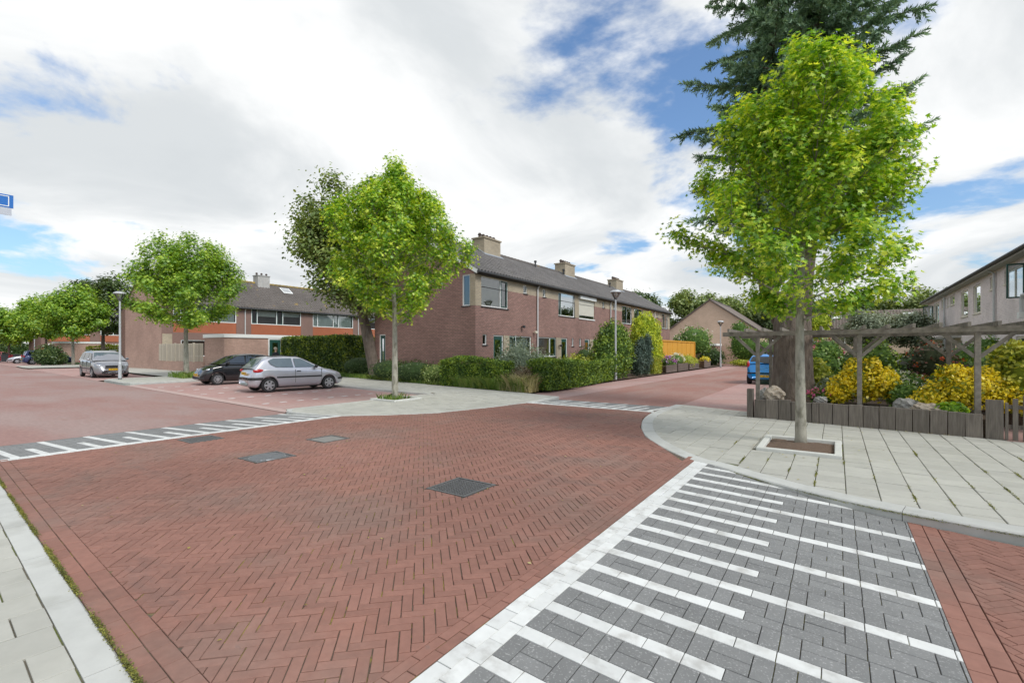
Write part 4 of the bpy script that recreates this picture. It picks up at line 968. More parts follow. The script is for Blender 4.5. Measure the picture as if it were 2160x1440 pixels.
tree('maple_tree', 'large bright green maple in the raised soil square in front of the timber planter', (-.53, 9.95, .02), 2.1, 6.9, 2.1, PMR, 40, .108, MAPLE, 'leaf_maple', 'bark_maple', .08, 31, .118, 3, group='young maples along the pavements', vary=(.6, 1.2), plume=.5, sub=4, upb=.45)
tree('maple_tree', 'bright green maple standing on the middle pavement in front of the brown gable', (-12.4, 11.05, .02), 2.35, 7.85, 2.6, PMM, 42, .132, MAPLE, 'leaf_maple', 'bark_maple', .10, 32, .145, 5, lean=(-.1, -.05), group='young maples along the pavements', vary=(.6, 1.2), plume=.5, sub=4, upb=.45)
tree('maple_tree', 'broad green maple with its trunk beside the black hatchback', (-33.4, 12.9, 0), 2.9, 8.8, 3.15, PR, 40, .20, MAPLE, 'leaf_maple_far', 'bark_maple', .15, 24, .22, 8, group='young maples along the pavements', vary=(.65, 1.2), plume=.55, sub=4)
tree('maple_tree', 'round light green maple behind the grey people carrier', (-74.5, 16.9, 0), 3.0, 9.3, 3.5, PR, 36, .30, DIAMOND, 'leaf_maple_far', 'bark_maple', .16, 22, .34, 13, group='street trees on the far left')
tree('maple_tree', 'second green street tree left of the round maple, behind the navy car', (-92, 18, 0), 3.0, 9.2, 3.6, PR, 30, .36, DIAMOND, 'leaf_maple_far', 'bark_dark', .16, 18, .36, 17, group='street trees on the far left')
tree('maple_tree', 'furthest green street tree at the left picture edge beside the bins', (-112, 17.5, 0), 2.6, 8.8, 4.2, PR, 30, .40, DIAMOND, 'leaf_maple_far', 'bark_dark', .16, 18, .4, 19, group='street trees on the far left')
tree('dark_tree', 'dark green tree between the round maple and the dark house block', (-78, 20.6, 0), 3.6, 11.4, 4.2, PR, 30, .36, DIAMOND, 'leaf_dark', 'bark_dark', .25, 18, .36, 23, group='street trees on the far left')
# the old leaning tree behind the middle maple
tree('old_tree', 'dark leaning old tree behind the middle maple, beside the brown gable', (-22.7, 18.8, 0), 3.4, 11.5, 3.5, ([0, .2, .5, .8, 1], [.85, 1.0, .95, .75, .4]), 32, .20, OVAL, 'leaf_old', 'bark_dark', .40, 30, .36, 31, lean=(-1.8, -1.5), droop=.3, sub=4)
# cedar behind the pergola
def cedar():
    random.seed(4); rg = np.random.default_rng(4)
    t = thing('cedar_tree', 'tall blue-green cedar with massive trunk rising behind the front maple', 'tree', (-1.05, 15.55, .3)); mb = MB()
    zs_ = [-.3, 0, .2, .5, .8, 1.1, 1.4, 1.7, 1.95, 2.15, 2.35, 2.6, 2.85, 3.0]; nseg = 44; o_ = len(mb.v)
    for z_ in zs_:
        r_ = float(np.interp(z_, [-.3, .15, .8, 1.8, 2.2, 2.6, 3.0], [.68, .56, .48, .46, .46, .34, .10]))
        for k_ in range(nseg):
            a_ = 2 * math.pi * k_ / nseg; q_ = r_ * (1 + .035 * math.sin(a_ * 11 + z_ * 2.3) + .03 * math.sin(a_ * 17 - z_ * 5) + .05 * math.sin(a_ * 3 + z_) + random.uniform(-.02, .02)); mb.v.append((q_ * math.cos(a_), q_ * math.sin(a_), z_))
    for i_ in range(len(zs_) - 1):
        for k_ in range(nseg): mb.f.append((o_ + i_ * nseg + k_, o_ + i_ * nseg + (k_ + 1) % nseg, o_ + (i_ + 1) * nseg + (k_ + 1) % nseg, o_ + (i_ + 1) * nseg + k_))
    A = [Vector((-.16, .05, 2.0)), Vector((-.62, .1, 3.2)), Vector((-.7, .1, 5)), Vector((-.7, .1, 8)), Vector((-.5, .1, 12)), Vector((-.4, .1, 16))]
    B = [Vector((.14, 0, 2.0)), Vector((.22, 0, 3.2)), Vector((.4, .1, 5)), Vector((.55, .3, 9)), Vector((.55, .35, 14)), Vector((.5, .3, 18.5))]
    mb.tube(A, [.27, .23, .2, .17, .1, .03], 10); mb.tube(B, [.34, .30, .26, .2, .12, .03], 12)
    def on(S, z):
        for a, b in zip(S, S[1:]):
            if a.z <= z <= b.z: return a.lerp(b, (z - a.z) / (b.z - a.z))
        return S[-1]
    pts = []; dirs = []
    nb = 260
    for k in range(nb):
        f = k / nb; z = 4.6 + 13.2 * f ** 1.05; S = A if k % 3 == 0 else B
        if z > S[-1].z: S = B
        p = on(S, z); az = k * 2.39996; L = (2.2 - 1.25 * max(0, f - .3) / .7) * random.uniform(.7, 1.18)
        if z < 5.2: L *= .85
        d = Vector((math.cos(az), math.sin(az), random.uniform(.05, .5)))
        bp = limb(mb, p, d, L, .055 * (1.2 - f), 4, -.1 + random.uniform(-.35, .25), .06, 6, .2)
        for q in range(1, 7):
            for s in (-1, 1):
                for rep in range(4):
                    b0 = bp[q].lerp(bp[q - 1], random.random()); dv = (bp[q] - bp[q - 1]).normalized(); sd = dv.cross(Vector((0, 0, 1))).normalized() * s
                    tw = (dv * random.uniform(.4, 1.0) + sd * random.uniform(.3, 1.0) + Vector((0, 0, random.uniform(-.9, .25)))).normalized(); l = L * .22 * (1.25 - q / 8) * random.uniform(.6, 1.5)
                    m = max(3, int(l / .055))
                    for e in range(m): pts.append(b0 + tw * (l * e / m) + Vector((0, 0, -.10 * (e / m) ** 2))); dirs.append(tw)
            for e in range(4): pts.append(bp[q - 1].lerp(bp[q], e / 4)); dirs.append((bp[q] - bp[q - 1]).normalized())
        for e in range(6): pts.append(bp[-1] + (bp[-1] - bp[-2]).normalized() * (.05 * e)); dirs.append((bp[-1] - bp[-2]).normalized())
    mb.build('trunk', 'bark_dark', t, world=False, smooth=True)
    P = np.array([list(p) for p in pts]); D = np.array([list(d) for d in dirs]); n = len(P)
    # each tuft: three narrow blades round the twig
    Vs = []; rep = 5
    for r in range(rep):
        Q = rg.normal(size=(n, 3)); Q = norm(Q - D * np.sum(Q * D, axis=1, keepdims=True)); W = np.cross(D, Q)
        s = rg.uniform(.06, .115, n)[:, None]; a = P + Q * s + D * s * .8; b = P + Q * s * .35 - W * s * .17 + D * s * .2; c = P - D * s * .5; e = P + Q * s * .35 + W * s * .17 + D * s * .2
        Vs.append(np.stack([c, b, a, e], axis=1))
    V = np.concatenate(Vs).reshape(-1, 3)
    link('crown', np_mesh('crown', V, np.arange(len(V)), 4), 'needle_cedar', t)
cedar()
# background trees
bt = [(-26, 72, 10.5, 5, 0), (-19, 82, 11.5, 6, 1), (-12, 86, 11, 5.5, 1), (-6, 80, 9.5, 5, 0), (-33, 66, 9, 4.5, 1), (1, 99, 11, 6, 0), (9, 101, 12, 6.5, 1), (17, 98, 11.5, 6, 0), (23, 92, 12.5, 6, 0), (-2, 92, 9.5, 4.5, 1), (-42, 70, 9, 5, 0)]
bl = ['dark tree directly behind the far end of the brown terrace', 'broad dark tree behind the left slope of the tan gable', 'dark tree right behind the tan gable peak', 'dark tree behind the right slope of the tan gable', 'dark tree partly hidden behind the brown terrace roof', 'dark tree behind the left half of the long brown roof', 'dark tree behind the middle of the long brown roof', 'tall dark tree beside the eaves of the pinkish terrace', 'tallest dark tree rising above the pinkish terrace gutter', 'dark tree seen beneath the cedar behind the long brown roof', 'far dark tree hidden mostly by the brown terrace']
for i, (x, y, h, r, k) in enumerate(bt):
    tree('background_tree', bl[i], (x, y, 0), h * .3, h, r, PR, 26, .46, DIAMOND, 'leaf_dark' if k == 0 else 'leaf_old', 'bark_dark', .25, 26, .45, 40 + i, group='dark trees behind the houses', sub=3)
for i, (x, y, h, r) in enumerate(((-150, 14, 9, 6), (-165, 24, 11, 7), (-172, 38, 11, 7), (-148, -2, 10, 6), (-160, 6, 11, 7))):
    tree('background_tree', ['dark tree closing the far end of the left street', 'tall dark tree behind the far left bins', 'dark tree above the distant terrace roof', 'dark tree on the far side of the left street', 'round dark tree in the middle of the far street end'][i], (x, y, 0), h * .2, h, r, PR, 24, .7, DIAMOND, 'leaf_old', 'bark_dark', .3, 26, .6, 140 + i, group='dark trees at the far left')
# hedges: clipped box of leaves round a dark core
def hedge(name, label, a, b, width, h, leaf, dens, mleaf, seed, z0=0., group=None, T=OVAL, rough=.05, cat='hedge', top=None, wave=.07):
    """a, b: ends of the centre line"""
    rg = np.random.default_rng(seed); a, b = np.array(a, float), np.array(b, float); L = np.linalg.norm(b - a); u = (b - a) / L; w = np.array([-u[1], u[0]])
    t = thing(name, label, cat, (a[0], a[1], z0), 0, group)
    P = []; O = []
    def face(n, fn, o):
        s, q = rg.random(n), rg.random(n); pts = fn(s, q); P.append(pts); O.append(np.repeat(np.array([o]), n, 0))
    W, H = width, h
    def mk(x, y, z): return np.stack([x * u[0] + y * w[0], x * u[1] + y * w[1], z], 1)
    face(int(L * W * dens), lambda s, q: mk(s * L, (q - .5) * W, np.full(len(s), H)), (0, 0, 1))
    for sg in (-1, 1): face(int(L * H * dens), lambda s, q: mk(s * L, np.full(len(s), sg * W / 2), q * H), (sg * w[0], sg * w[1], 0))
    for e, sg in ((0, -1), (L, 1)): face(int(W * H * dens), lambda s, q: mk(np.full(len(s), e), (s - .5) * W, q * H), (sg * u[0], sg * u[1], 0))
    P = np.concatenate(P); O = np.concatenate(O).astype(float)
    P += rg.normal(size=P.shape) * rough - O * np.abs(rg.normal(size=(len(P), 1))) * rough * 1.6
    bulge = np.sin(P[:, 0] * 2.1 + P[:, 1] * 1.7 + seed) * np.sin(P[:, 2] * 2.7 + P[:, 0]) * rough * .8; P += O * bulge[:, None]; P[:, 2] *= 1 - wave * (1 + np.sin(P[:, 0] * 1.3 + P[:, 1] * 1.1 + seed)); P[:, 2] = np.maximum(P[:, 2], .01)
    me = leaves_mesh('foliage', P, leaf, T, .12, O * 1.2, .3, seed); link('foliage', me, mleaf, t)
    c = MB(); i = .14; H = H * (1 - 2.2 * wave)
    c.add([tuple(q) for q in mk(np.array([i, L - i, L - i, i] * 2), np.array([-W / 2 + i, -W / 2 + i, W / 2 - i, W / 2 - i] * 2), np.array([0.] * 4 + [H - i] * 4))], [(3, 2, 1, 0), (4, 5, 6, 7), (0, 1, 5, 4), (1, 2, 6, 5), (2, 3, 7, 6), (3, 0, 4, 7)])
    c.build('foliage_core', 'core_' + mleaf, t, world=False)  # solid core added inside the hedge for inner foliage, in a darkened leaf colour
    return t
def shrub(name, label, loc, blobs, leaf, n, mleaf, seed, T=OVAL, fl=None, group=None, cat='shrub', core=.78, shell=.22, up=.3, foliage_core=True, droop=.2):
    """blobs: (dx, dy, dz, rx, ry, rz)"""
    rg = np.random.default_rng(seed); t = thing(name, label, cat, loc, 0, group); B = np.array(blobs, float)
    a = B[:, 3] * B[:, 4] + B[:, 3] * B[:, 5] + B[:, 4] * B[:, 5]; k = rg.choice(len(B), n, p=a / a.sum()); d = norm(rg.normal(size=(n, 3)))
    bump = 1 + .10 * np.sin(d[:, 0] * 9 + seed + k) * np.sin(d[:, 1] * 8 + k) + .07 * np.sin(d[:, 2] * 13 + d[:, 0] * 11)
    r = (1 - np.abs(rg.normal(size=n)) * shell) * bump
    P = B[k, :3] + d * B[k, 3:] * r[:, None]; ok = P[:, 2] > .0; P = P[ok]; d = d[ok]
    link('foliage', leaves_mesh('foliage', P, leaf, T, up, d, droop, seed), mleaf, t)
    c = MB()
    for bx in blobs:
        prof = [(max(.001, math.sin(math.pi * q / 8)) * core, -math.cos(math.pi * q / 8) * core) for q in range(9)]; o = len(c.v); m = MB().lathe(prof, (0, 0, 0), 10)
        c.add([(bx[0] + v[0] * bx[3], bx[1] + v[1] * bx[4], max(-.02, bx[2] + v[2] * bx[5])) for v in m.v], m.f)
    c.build('foliage_core', 'core_' + mleaf, t, world=False)  # solid blobs added as inner foliage, coloured darker than the leaves
    if fl:
        mf, nf, sz = fl; dd = norm(rg.normal(size=(nf, 3))); dd[:, 2] = np.abs(dd[:, 2]) * .9; kk = rg.choice(len(B), nf); Pc = B[kk, :3] + dd * B[kk, 3:] * 1.03
        Pf = (Pc[:, None, :] + rg.normal(size=(nf, 7, 3)) * sz * .55).reshape(-1, 3); link('blossom', leaves_mesh('blossom', Pf, sz, OVAL, .4, None, 0, seed + 1), mf, t)
    return t
GH_ = 'plants in the gardens of the brown terrace'
hedge('tall_hedge', 'tall square-clipped hedge behind the silver hatchback', (-37.0, 22.0), (-28.3, 22.0), 2.6, 2.72, .13, 260, 'leaf_hedge', 2, wave=.008)
hedge('clipped_hedge', 'low clipped hedge in front of the terrace gable corner, ending at the long grass', (-15.6, 17.25), (-11.7, 16.75), 1.0, 1.34, .075, 900, 'leaf_thuja', 3, rough=.045, group='low clipped hedges')
hedge('clipped_hedge', 'low clipped hedge beside the side street, nearest the grass corner', (-10.3, 16.95), (-10.25, 19.7), 1.05, 1.28, .075, 900, 'leaf_thuja', 4, rough=.05, group='low clipped hedges')
hedge('clipped_hedge', 'low clipped hedge beside the side street, next to the lamp post', (-10.4, 20.0), (-10.75, 24.9), 1.0, 1.20, .08, 700, 'leaf_thuja', 5, rough=.05, group='low clipped hedges')
hedge('clipped_hedge', 'small yellow-green clipped hedge beyond the dark junipers', (-10.9, 33.2), (-10.9, 34.6), .8, 1.3, .08, 400, 'leaf_lime', 6, group='low clipped hedges')
hedge('clipped_hedge', 'light green hedge against the brick gable behind the grey people carrier', (-57.8, 18.6), (-57.6, 23), 1.2, 2.7, .16, 90, 'leaf_lime', 7)
hedge('clipped_hedge', 'long dark hedge closing the far end of the left street', (-140, -8), (-136, 34), 2, 3.2, .4, 22, 'leaf_dark', 88)
hedge('clipped_hedge', 'distant light green hedge behind the round maple trunk', (-84, 20.5), (-84, 25.5), 1.5, 2.4, .25, 40, 'leaf_lime', 8)
shrub('thuja_bush', 'large rounded dark green conifer right behind the street lamp', (-11.3, 27.3, 0), [(0, 0, 1.4, 1.25, 1.75, 1.75), (0, .2, 2.3, .95, 1.25, 1.25), (.2, -1.1, .9, .9, 1.0, 1.1)], .12, 9000, 'leaf_thuja', 9, shell=.14)
shrub('thuja_bush', 'tall golden-green dome-clipped conifer beside the orange container', (-11.7, 34.6, 0), [(0, 0, 1.5, 1.15, 1.75, 1.7), (0, 0, 2.7, 1.05, 1.55, 1.75)], .12, 12000, 'leaf_thuja_gold', 10, shell=.08, core=.86)
for i, (x, y, h) in enumerate(((-10.7, 30.3, 2.5), (-10.6, 31.4, 2.75))):
    shrub('juniper', ['narrow dark juniper closest to the rounded conifer', 'narrow dark blue juniper next to the golden dome conifer'][i], (x, y, 0), [(0, 0, h * .45, .5, .55, h * .48), (.1, .1, h * .75, .3, .34, h * .3), (-.15, -.1, h * .3, .5, .5, h * .3)], .10, 4200, 'leaf_juniper', 12 + i, T=DIAMOND, shell=.22, core=.7)
shrub('silver_shrub', 'loose silvery shrub under the ground floor windows of the brown terrace', (-13.2, 19.8, 0), [(0, 0, 1.1, 1.0, 1.5, 1.25), (.2, 1.4, .9, .9, 1.1, .95), (0, -1.0, .8, .8, .9, .9)], .12, 4200, 'leaf_silver', 15, T=DIAMOND, shell=.35, core=.6)
shrub('variegated_shrub', 'pale yellow flowering shrub behind the low hedge by the green door', (-12.0, 23.6, 0), [(0, 0, .75, .8, 1.5, .75)], .10, 1500, 'leaf_lime', 16, shell=.3, core=.6)
shrub('variegated_shrub', 'pale yellow shrub at the foot of the dark rounded conifer', (-12.2, 26.3, 0), [(0, 0, .7, .7, 1.2, .7)], .10, 1000, 'leaf_lime', 17, shell=.3, core=.6)
shrub('dark_shrub', 'small dark clipped bush against the terrace wall between the doors', (-14.3, 29.6, 0), [(0, 0, 1.0, .6, .95, .95)], .10, 1000, 'leaf_dark', 18)
for i, (x, y, rx, ry, h) in enumerate(((-26.0, 20.2, 1.6, 1.2, 1.35), (-20.6, 18.0, 1.5, .9, 1.25), (-18.2, 17.6, 1.6, .9, 1.2), (-16.6, 17.5, .9, .8, 1.05))):
    shrub('dark_shrub', ['dark low shrub between the tall hedge and the leaning tree', 'dark low shrub at the gable just right of the leaning trunk', 'dark low shrub in the middle of the brown gable', 'dark low shrub where the gable meets the clipped hedge'][i], (x, y, 0), [(0, 0, h * .45, rx, ry, h * .55), (.5 * rx, .1, h * .3, rx * .6, ry * .8, h * .5)], .10, 2200, 'leaf_dark' if i != 3 else 'leaf_old', 20 + i, shell=.3, T=DIAMOND, group='low shrubs along the gable')
shrub('dry_shrub', 'brownish dry bush in the gap between the low clipped hedges', (-11.05, 16.75, 0), [(0, 0, .5, .5, .45, .55), (.25, .2, .75, .3, .3, .3)], .07, 1500, 'leaf_dry', 29, shell=.4, core=.5, T=DIAMOND)
# flowers and planting by the orange container
shrub('flowering_shrub', 'purple hydrangea beside the golden dome conifer', (-10.9, 37.6, .25), [(0, 0, .45, .55, 1.1, .5)], .10, 700, 'leaf_green', 30, fl=('petal_purple', 45, .12))
shrub('flowering_shrub', 'white hydrangea in front of the orange container', (-10.9, 39.9, .25), [(0, 0, .55, .55, 1.1, .6)], .10, 700, 'leaf_green', 31, fl=('petal_white', 45, .12))
shrub('flowering_shrub', 'yellow-green bush at the end of the orange container', (-10.8, 43.0, .1), [(0, 0, .55, .6, 1.6, .7), (0, 2.2, .4, .5, 1.0, .5)], .11, 1100, 'leaf_lime', 32)
shrub('flowering_shrub', 'small tub of yellow flowers beyond the orange container', (-10.7, 49.2, .4), [(0, 0, .35, .5, 1.0, .35)], .11, 400, 'leaf_gold', 33)
shrub('round_tree', 'round white-flowering bush at the far end of the brown terrace', (-12.9, 54.2, 0), [(0, 0, 2.6, 2.0, 2.3, 1.8), (-1.0, 0, 2.2, 1.6, 1.8, 1.4)], .2, 2400, 'leaf_green', 34, fl=('petal_white', 60, .12))
shrub('green_shrub', 'leafy green bush in front of the tan gable beside the far lamp', (-8.4, 58.3, 0), [(0, 0, 2.2, 1.9, 1.6, 2.2), (1.8, 0, 1.4, 1.8, 1.4, 1.5), (-.6, 0, 3.6, 1.0, 1.0, 1.5)], .2, 2600, 'leaf_green', 35)
shrub('dark_shrub', 'dark shrub mass at the end of the side street behind the blue car', (-4.6, 58.6, 0), [(0, 0, 1.1, 2.6, 1.2, 1.2), (3, 0, 1.3, 2.4, 1.2, 1.5)], .2, 2200, 'leaf_dark', 36)
shrub('dark_shrub', 'dark shrub left of the far lamp in front of the garage', (-11.6, 56.5, 0), [(0, 0, .9, 1.6, 1.3, 1.1)], .18, 1200, 'leaf_dark', 37)
shrub('yellow_ground_shrub', 'low yellow-green border at the end of the side street', (-8.0, 55.8, 0), [(0, 0, .3, 1.7, .8, .4)], .16, 700, 'leaf_lime', 38)
shrub('dark_shrub', 'large dark bush hiding the middle of the navy car', (-58.5, 10.6, 0), [(0, 0, 1.0, 1.5, 1.4, 1.25), (-.5, .8, .8, 1.4, 1.2, 1.0)], .16, 2400, 'leaf_dark', 39, fl=('petal_red', 8, .12)) if False else shrub('dark_shrub', 'large dark bush hiding the middle of the navy car', (-72.0, 14.3, 0), [(0, 0, 1.1, 1.3, 1.35, 1.25), (-.3, .5, .8, 1.2, 1.2, .9)], .2, 2600, 'leaf_dark', 39, fl=('petal_red', 6, .14))
# gardens ground
sheet('garden_ground_west', [(-10.3, 15.7), (-10.4, 58), (XA + .02, 58), (XA + .02, YA0), (-16.3, 16.75)], -.02, 'soil')
sheet('verge', [(-10.15, 15.75), (-16.3, 16.72), (-19, 18.02), (-24.5, 18.42), (-30, 18.75), (-30, 40), (XAB, 40), (XAB, YA0 - .02), (XA - .0, YA0 - .02), (XA, 18.2), (-10.4, 17)], -.016, 'soil')
def grass(name, label, poly, n, h, wd, m, seed, z=0., bend=.5, kind='stuff'):
    rg = np.random.default_rng(seed); xs = [p[0] for p in poly]; ys = [p[1] for p in poly]; P = []
    while len(P) < n:
        q = (rg.uniform(min(xs), max(xs)), rg.uniform(min(ys), max(ys)))
        if inpoly(q, poly): P.append(q)
    P = np.array(P); hh = h * rg.uniform(.45, 1.2, n); a = rg.uniform(0, 2 * np.pi, n); dx = np.stack([np.cos(a), np.sin(a), 0 * a], 1); b = rg.normal(size=(n, 3)) * bend; b[:, 2] = 0
    base = np.stack([P[:, 0], P[:, 1], np.full(n, z)], 1); upv = np.array([0, 0, 1.])
    v0 = base - dx * wd; v1 = base + dx * wd; v2 = base + dx * wd * .7 + (upv + b * .35) * hh[:, None] * .6; v3 = base + (upv * .92 + b) * hh[:, None]; v4 = base - dx * wd * .7 + (upv + b * .35) * hh[:, None] * .6
    V = np.stack([v0, v1, v2, v3, v4], 1).reshape(-1, 3); o = link(name, np_mesh(name, V, np.arange(n * 5), 5), m); return tag(o, label, 'grass', kind=kind)
grass('long_grass', 'long green grass in front of the low clipped hedge', [(-14.6, 16.5), (-10.2, 15.75), (-10.25, 16.3), (-14.2, 17.0)], 5200, .55, .007, 'grass_blade', 1)
grass('dry_grass', 'pale dry seed grass at the hedge corner', [(-11.6, 15.95), (-9.9, 15.7), (-9.95, 16.5), (-11.2, 16.3)], 800, .75, .007, 'grass_dry', 2)
grass('verge_grass', 'short weedy grass along the shrubs at the gable', [(-15.8, 16.7), (-24.8, 18.3), (-29.5, 18.7), (-29.5, 19.6), (-16, 17.5)], 4200, .28, .008, 'grass_blade', 3)
grass('weeds', 'weeds round the trunk beside the black hatchback', [(-34.6, 12.3), (-31.6, 12.0), (-31.8, 13.4), (-34.4, 13.5)], 700, .4, .012, 'grass_blade', 4)
grass('weeds', 'weeds growing in the middle tree square', [(-12.8, 10.6), (-12.0, 10.6), (-12.1, 11.5), (-12.8, 11.5)], 260, .22, .012, 'grass_blade', 5)
# moss and weeds in joints and along kerbs (nobody could count it)
def moss_line(name, label, pts, n, wd, size, seed, z=0.):
    rg = np.random.default_rng(seed); pts = np.array(pts, float); seg = np.linalg.norm(np.diff(pts, axis=0), axis=1); cum = np.concatenate([[0], np.cumsum(seg)])
    s = rg.random(n) * cum[-1]; cl = np.sin(s * 3.1) + np.sin(s * 7.7 + 1) + rg.normal(size=n) * .8; s = s[cl > -.3]; x = np.interp(s, cum, pts[:, 0]); y = np.interp(s, cum, pts[:, 1])
    P = np.stack([x + rg.normal(size=len(s)) * wd, y + rg.normal(size=len(s)) * wd, np.full(len(s), z) + np.abs(rg.normal(size=len(s))) * .008], 1)
    o = link(name, leaves_mesh(name, P, size, OVAL, .6, None, 0, seed), 'moss'); return tag(o, label, 'moss', kind='stuff')
moss_line('moss', 'yellow-green moss along the near kerb edge', [(x, kerb_y(x) + .003) for x in (-9.5, -6, -4, -2.9, -2.2)], 15000, .009, .0105, 1)
moss_line('moss', 'moss along the kerb beside the striped ramp', [(p[0], p[1]) for p in kr if -1.7 < p[0] < 3], 5000, .010, .012, 2, -.03)
jl = []
for k in range(12):
    x = .09 + .32 * (k - 4); jl.append(moss_line('joint_weeds', 'small weeds in paving joint %s the front maple' % 'near', [(x, 6.6 + max(0, -.9 * (x + .2))), (x, 8.7)], 260, .006, .022, 60 + k)) if False else None
P_ = []
rgm = np.random.default_rng(77)
for k in range(13):
    x = .09 + .32 * (k - 5)
    for q in range(int(rgm.integers(1, 5))):
        y = rgm.uniform(6.9 + max(0, -.9 * (x + .2)), 10.5); m = int(rgm.integers(20, 110)); P_.append(np.stack([x + rgm.normal(size=m) * .007, y + rgm.normal(size=m) * .09, np.abs(rgm.normal(size=m)) * .008], 1))
P_ = np.concatenate(P_); ok = [inpoly((p[0], p[1]), kin + pe_poly[-4:]) and not (PIT[0] < p[0] < PIT[1] and PIT[2] < p[1] < PIT[3]) for p in P_]
tag(link('joint_weeds', leaves_mesh('joint_weeds', P_[ok], .014, OVAL, .5, None, 0, 78), 'moss'), 'tiny weeds in the paving joints round the front maple', 'weeds', kind='stuff')
# ------------------------------------------------------------------ pergola garden on the east side
mat('timber_grey', (.165, .142, .12), .9, .4, 5, .18, .1, .5, 30, .006, stretch=(9, 9, .6), tint=(.14, .12, .10), tsc=2, trange=(.45, .7), tstr=.6)
mat('timber_beam', (.23, .205, .175), .9, .4, 9, .12, .1, .5, 30, .006, tint=(.15, .14, .10), tsc=3, trange=(.45, .7), tstr=.6)
mat('rock', (.52, .44, .35), .9, .3, 9, .1, .1, .8, 14, .03, tint=(.30, .22, .15), tsc=7, trange=(.5, .65), tstr=.8)
mat('rock_grey', (.33, .32, .30), .9, .25, 9, .1, .1, .8, 14, .03)
mat('wire_green', (.03, .10, .06), .5, .1, 5)
tag(MB().prism([(-1.72, 13.42), (2.3, 12.75), (2.6, 12.7), (2.62, 14.6), (6.4, 14.6), (6.4, 60), (-1.85, 60)], -.1, .34).build('garden_ground_east', 'soil'), kind='structure')
sheet('garden_path', [(2.6, 12.4), (12, 10.9), (12, 14.62), (2.6, 14.62)], .002, 'paver_pink')
sheet('garden_lawn_east', [(-1.85, 24), (6.3, 24), (6.3, 58), (-1.85, 58)], .346, 'ground_green')
pl = thing('timber_planter', 'long low planter edge of weathered upright boards behind the front maple', 'planter', (-1.84, 13.2, 0))
xs = [-1.70, -1.43, -1.16, -.89, -.62, -.47, -.33, -.07, .22, .48, .75, 1.02, 1.29, 1.55, 1.81, 2.06, 2.31]
aP = math.atan(-.17)
def board(par, name, x0, x1, top, th=.09, m='timber_grey', lean=0., gap=.012, z0=-.05):
    w = (x1 - x0) / math.cos(aP) - gap; cx = (x0 + x1) / 2; mb = MB().box(-w / 2, w / 2, -th / 2, th / 2, z0, top)
    o = mb.build(name, m, par, world=False, bevel=.008); o.location = Vector((cx, planter_line(cx) + .05, 0)) - par.location; o.rotation_euler = (random.gauss(0, .008), lean, aP); return o
board(pl, 'corner_post', -1.86, -1.72, .71, .14)
for a, b in zip(xs, xs[1:]): board(pl, 'plank', a, b, .46 + random.gauss(0, .012), .09, lean=random.gauss(0, .008))
# fence and gate at the right
gt = thing('garden_gate', 'weathered wooden picket gate and wide board at the right end of the planter', 'gate', (2.5, 12.5, 0))
board(gt, 'wide_board', 2.33, 2.58, .74, .06); board(gt, 'wide_board', 2.585, 2.64, .70, .05)
x = 2.68
for k in range(9): board(gt, 'picket', x, x + .085, .78 + .05 * (k % 2) + .02 * k, .03); x += .13
for z in (.25, .62):
    o = MB().box(0, 1.3, -.02, .02, z - .035, z + .035).build('rail', 'timber_grey', gt, world=False); o.location = Vector((2.62, planter_line(2.62) + .10, 0)) - gt.location; o.rotation_euler = (0, 0, aP)
board(gt, 'gate_post', 3.9, 4.02, 1.1, .12)
# pergola
pg = thing('pergola', 'weathered wooden pergola with braced posts over the garden edge', 'pergola', (-1.7, 13.55, .3))
Lp = lambda x, dy: Vector((x, planter_line(x) + .34 + dy, 0))
fx = [-1.66, .42, 2.28, 4.2]; bx = [-1.66, .42, 2.28, 4.2]
for row, dy in ((0, 0), (1, 2.9)):
    for x in fx:
        p = Lp(x, dy); MB().box(p.x - .045, p.x + .045, p.y - .045, p.y + .045, .2, 2.03).build('post', 'timber_beam', pg, bevel=.006)
        for s in (-1, 1):
            a = p + Vector((s * .04, 0, 1.55)); b = Lp(x + s * .52, dy) + Vector((0, 0, 2.03)); MB().beam(a, b, .04, .07).build('brace', 'timber_beam', pg)
    for off in ((-.075, .075) if row == 0 else (0,)):
        a, b = Lp(-2.5, dy + off), Lp(5.2, dy + off); a.z = b.z = 2.09; MB().beam(a, b, .045, .105).build('beam', 'timber_beam', pg)
x = -2.3; k = 0
while x < 5.0:
    a, b = Lp(x, -.42), Lp(x, 3.3); a.z = b.z = 2.18
    MB().beam(a, b, .05, .085).build('rafter', 'timber_beam', pg); x += .40
# rocks
def rock(label, loc, s, seed, m='rock'):
    rg = np.random.default_rng(seed); bm = bmesh.new(); bmesh.ops.create_icosphere(bm, subdivisions=3, radius=1)
    for v in bm.verts:
        d = v.co; n = math.sin(d.x * 4 + seed) * math.sin(d.y * 5 + seed * 2) * .18 + math.sin(d.z * 9 + d.x * 7 + seed) * .10 + rg.normal() * .035
        v.co = Vector((d.x * s[0], d.y * s[1], d.z * s[2])) * (1 + n)
    me = bpy.data.meshes.new('rock'); bm.to_mesh(me); bm.free(); o = link('rock', me, m); o.location = loc; return tag(o, label, 'rock', 'garden rocks')
rock('pale rough rock at the left end of the planter beside the cedar trunk', (-1.30, 13.62, .55), (.23, .17, .22), 1)
rock('small grey rock at the foot of the cedar next to the pink flowers', (-.32, 13.85, .45), (.13, .10, .10), 2, 'rock_grey')
rock('pale flat rock between the two golden bushes', (1.55, 13.05, .46), (.24, .15, .11), 3)
rock('dark grey rock beside the pale flat rock', (1.25, 13.4, .47), (.22, .15, .16), 4, 'rock_grey')
rock('small green-grey rock behind the pale rock near the pergola corner post', (-1.55, 13.95, .5), (.14, .12, .18), 5, 'rock_grey')
GE = 'plants in the pergola garden'
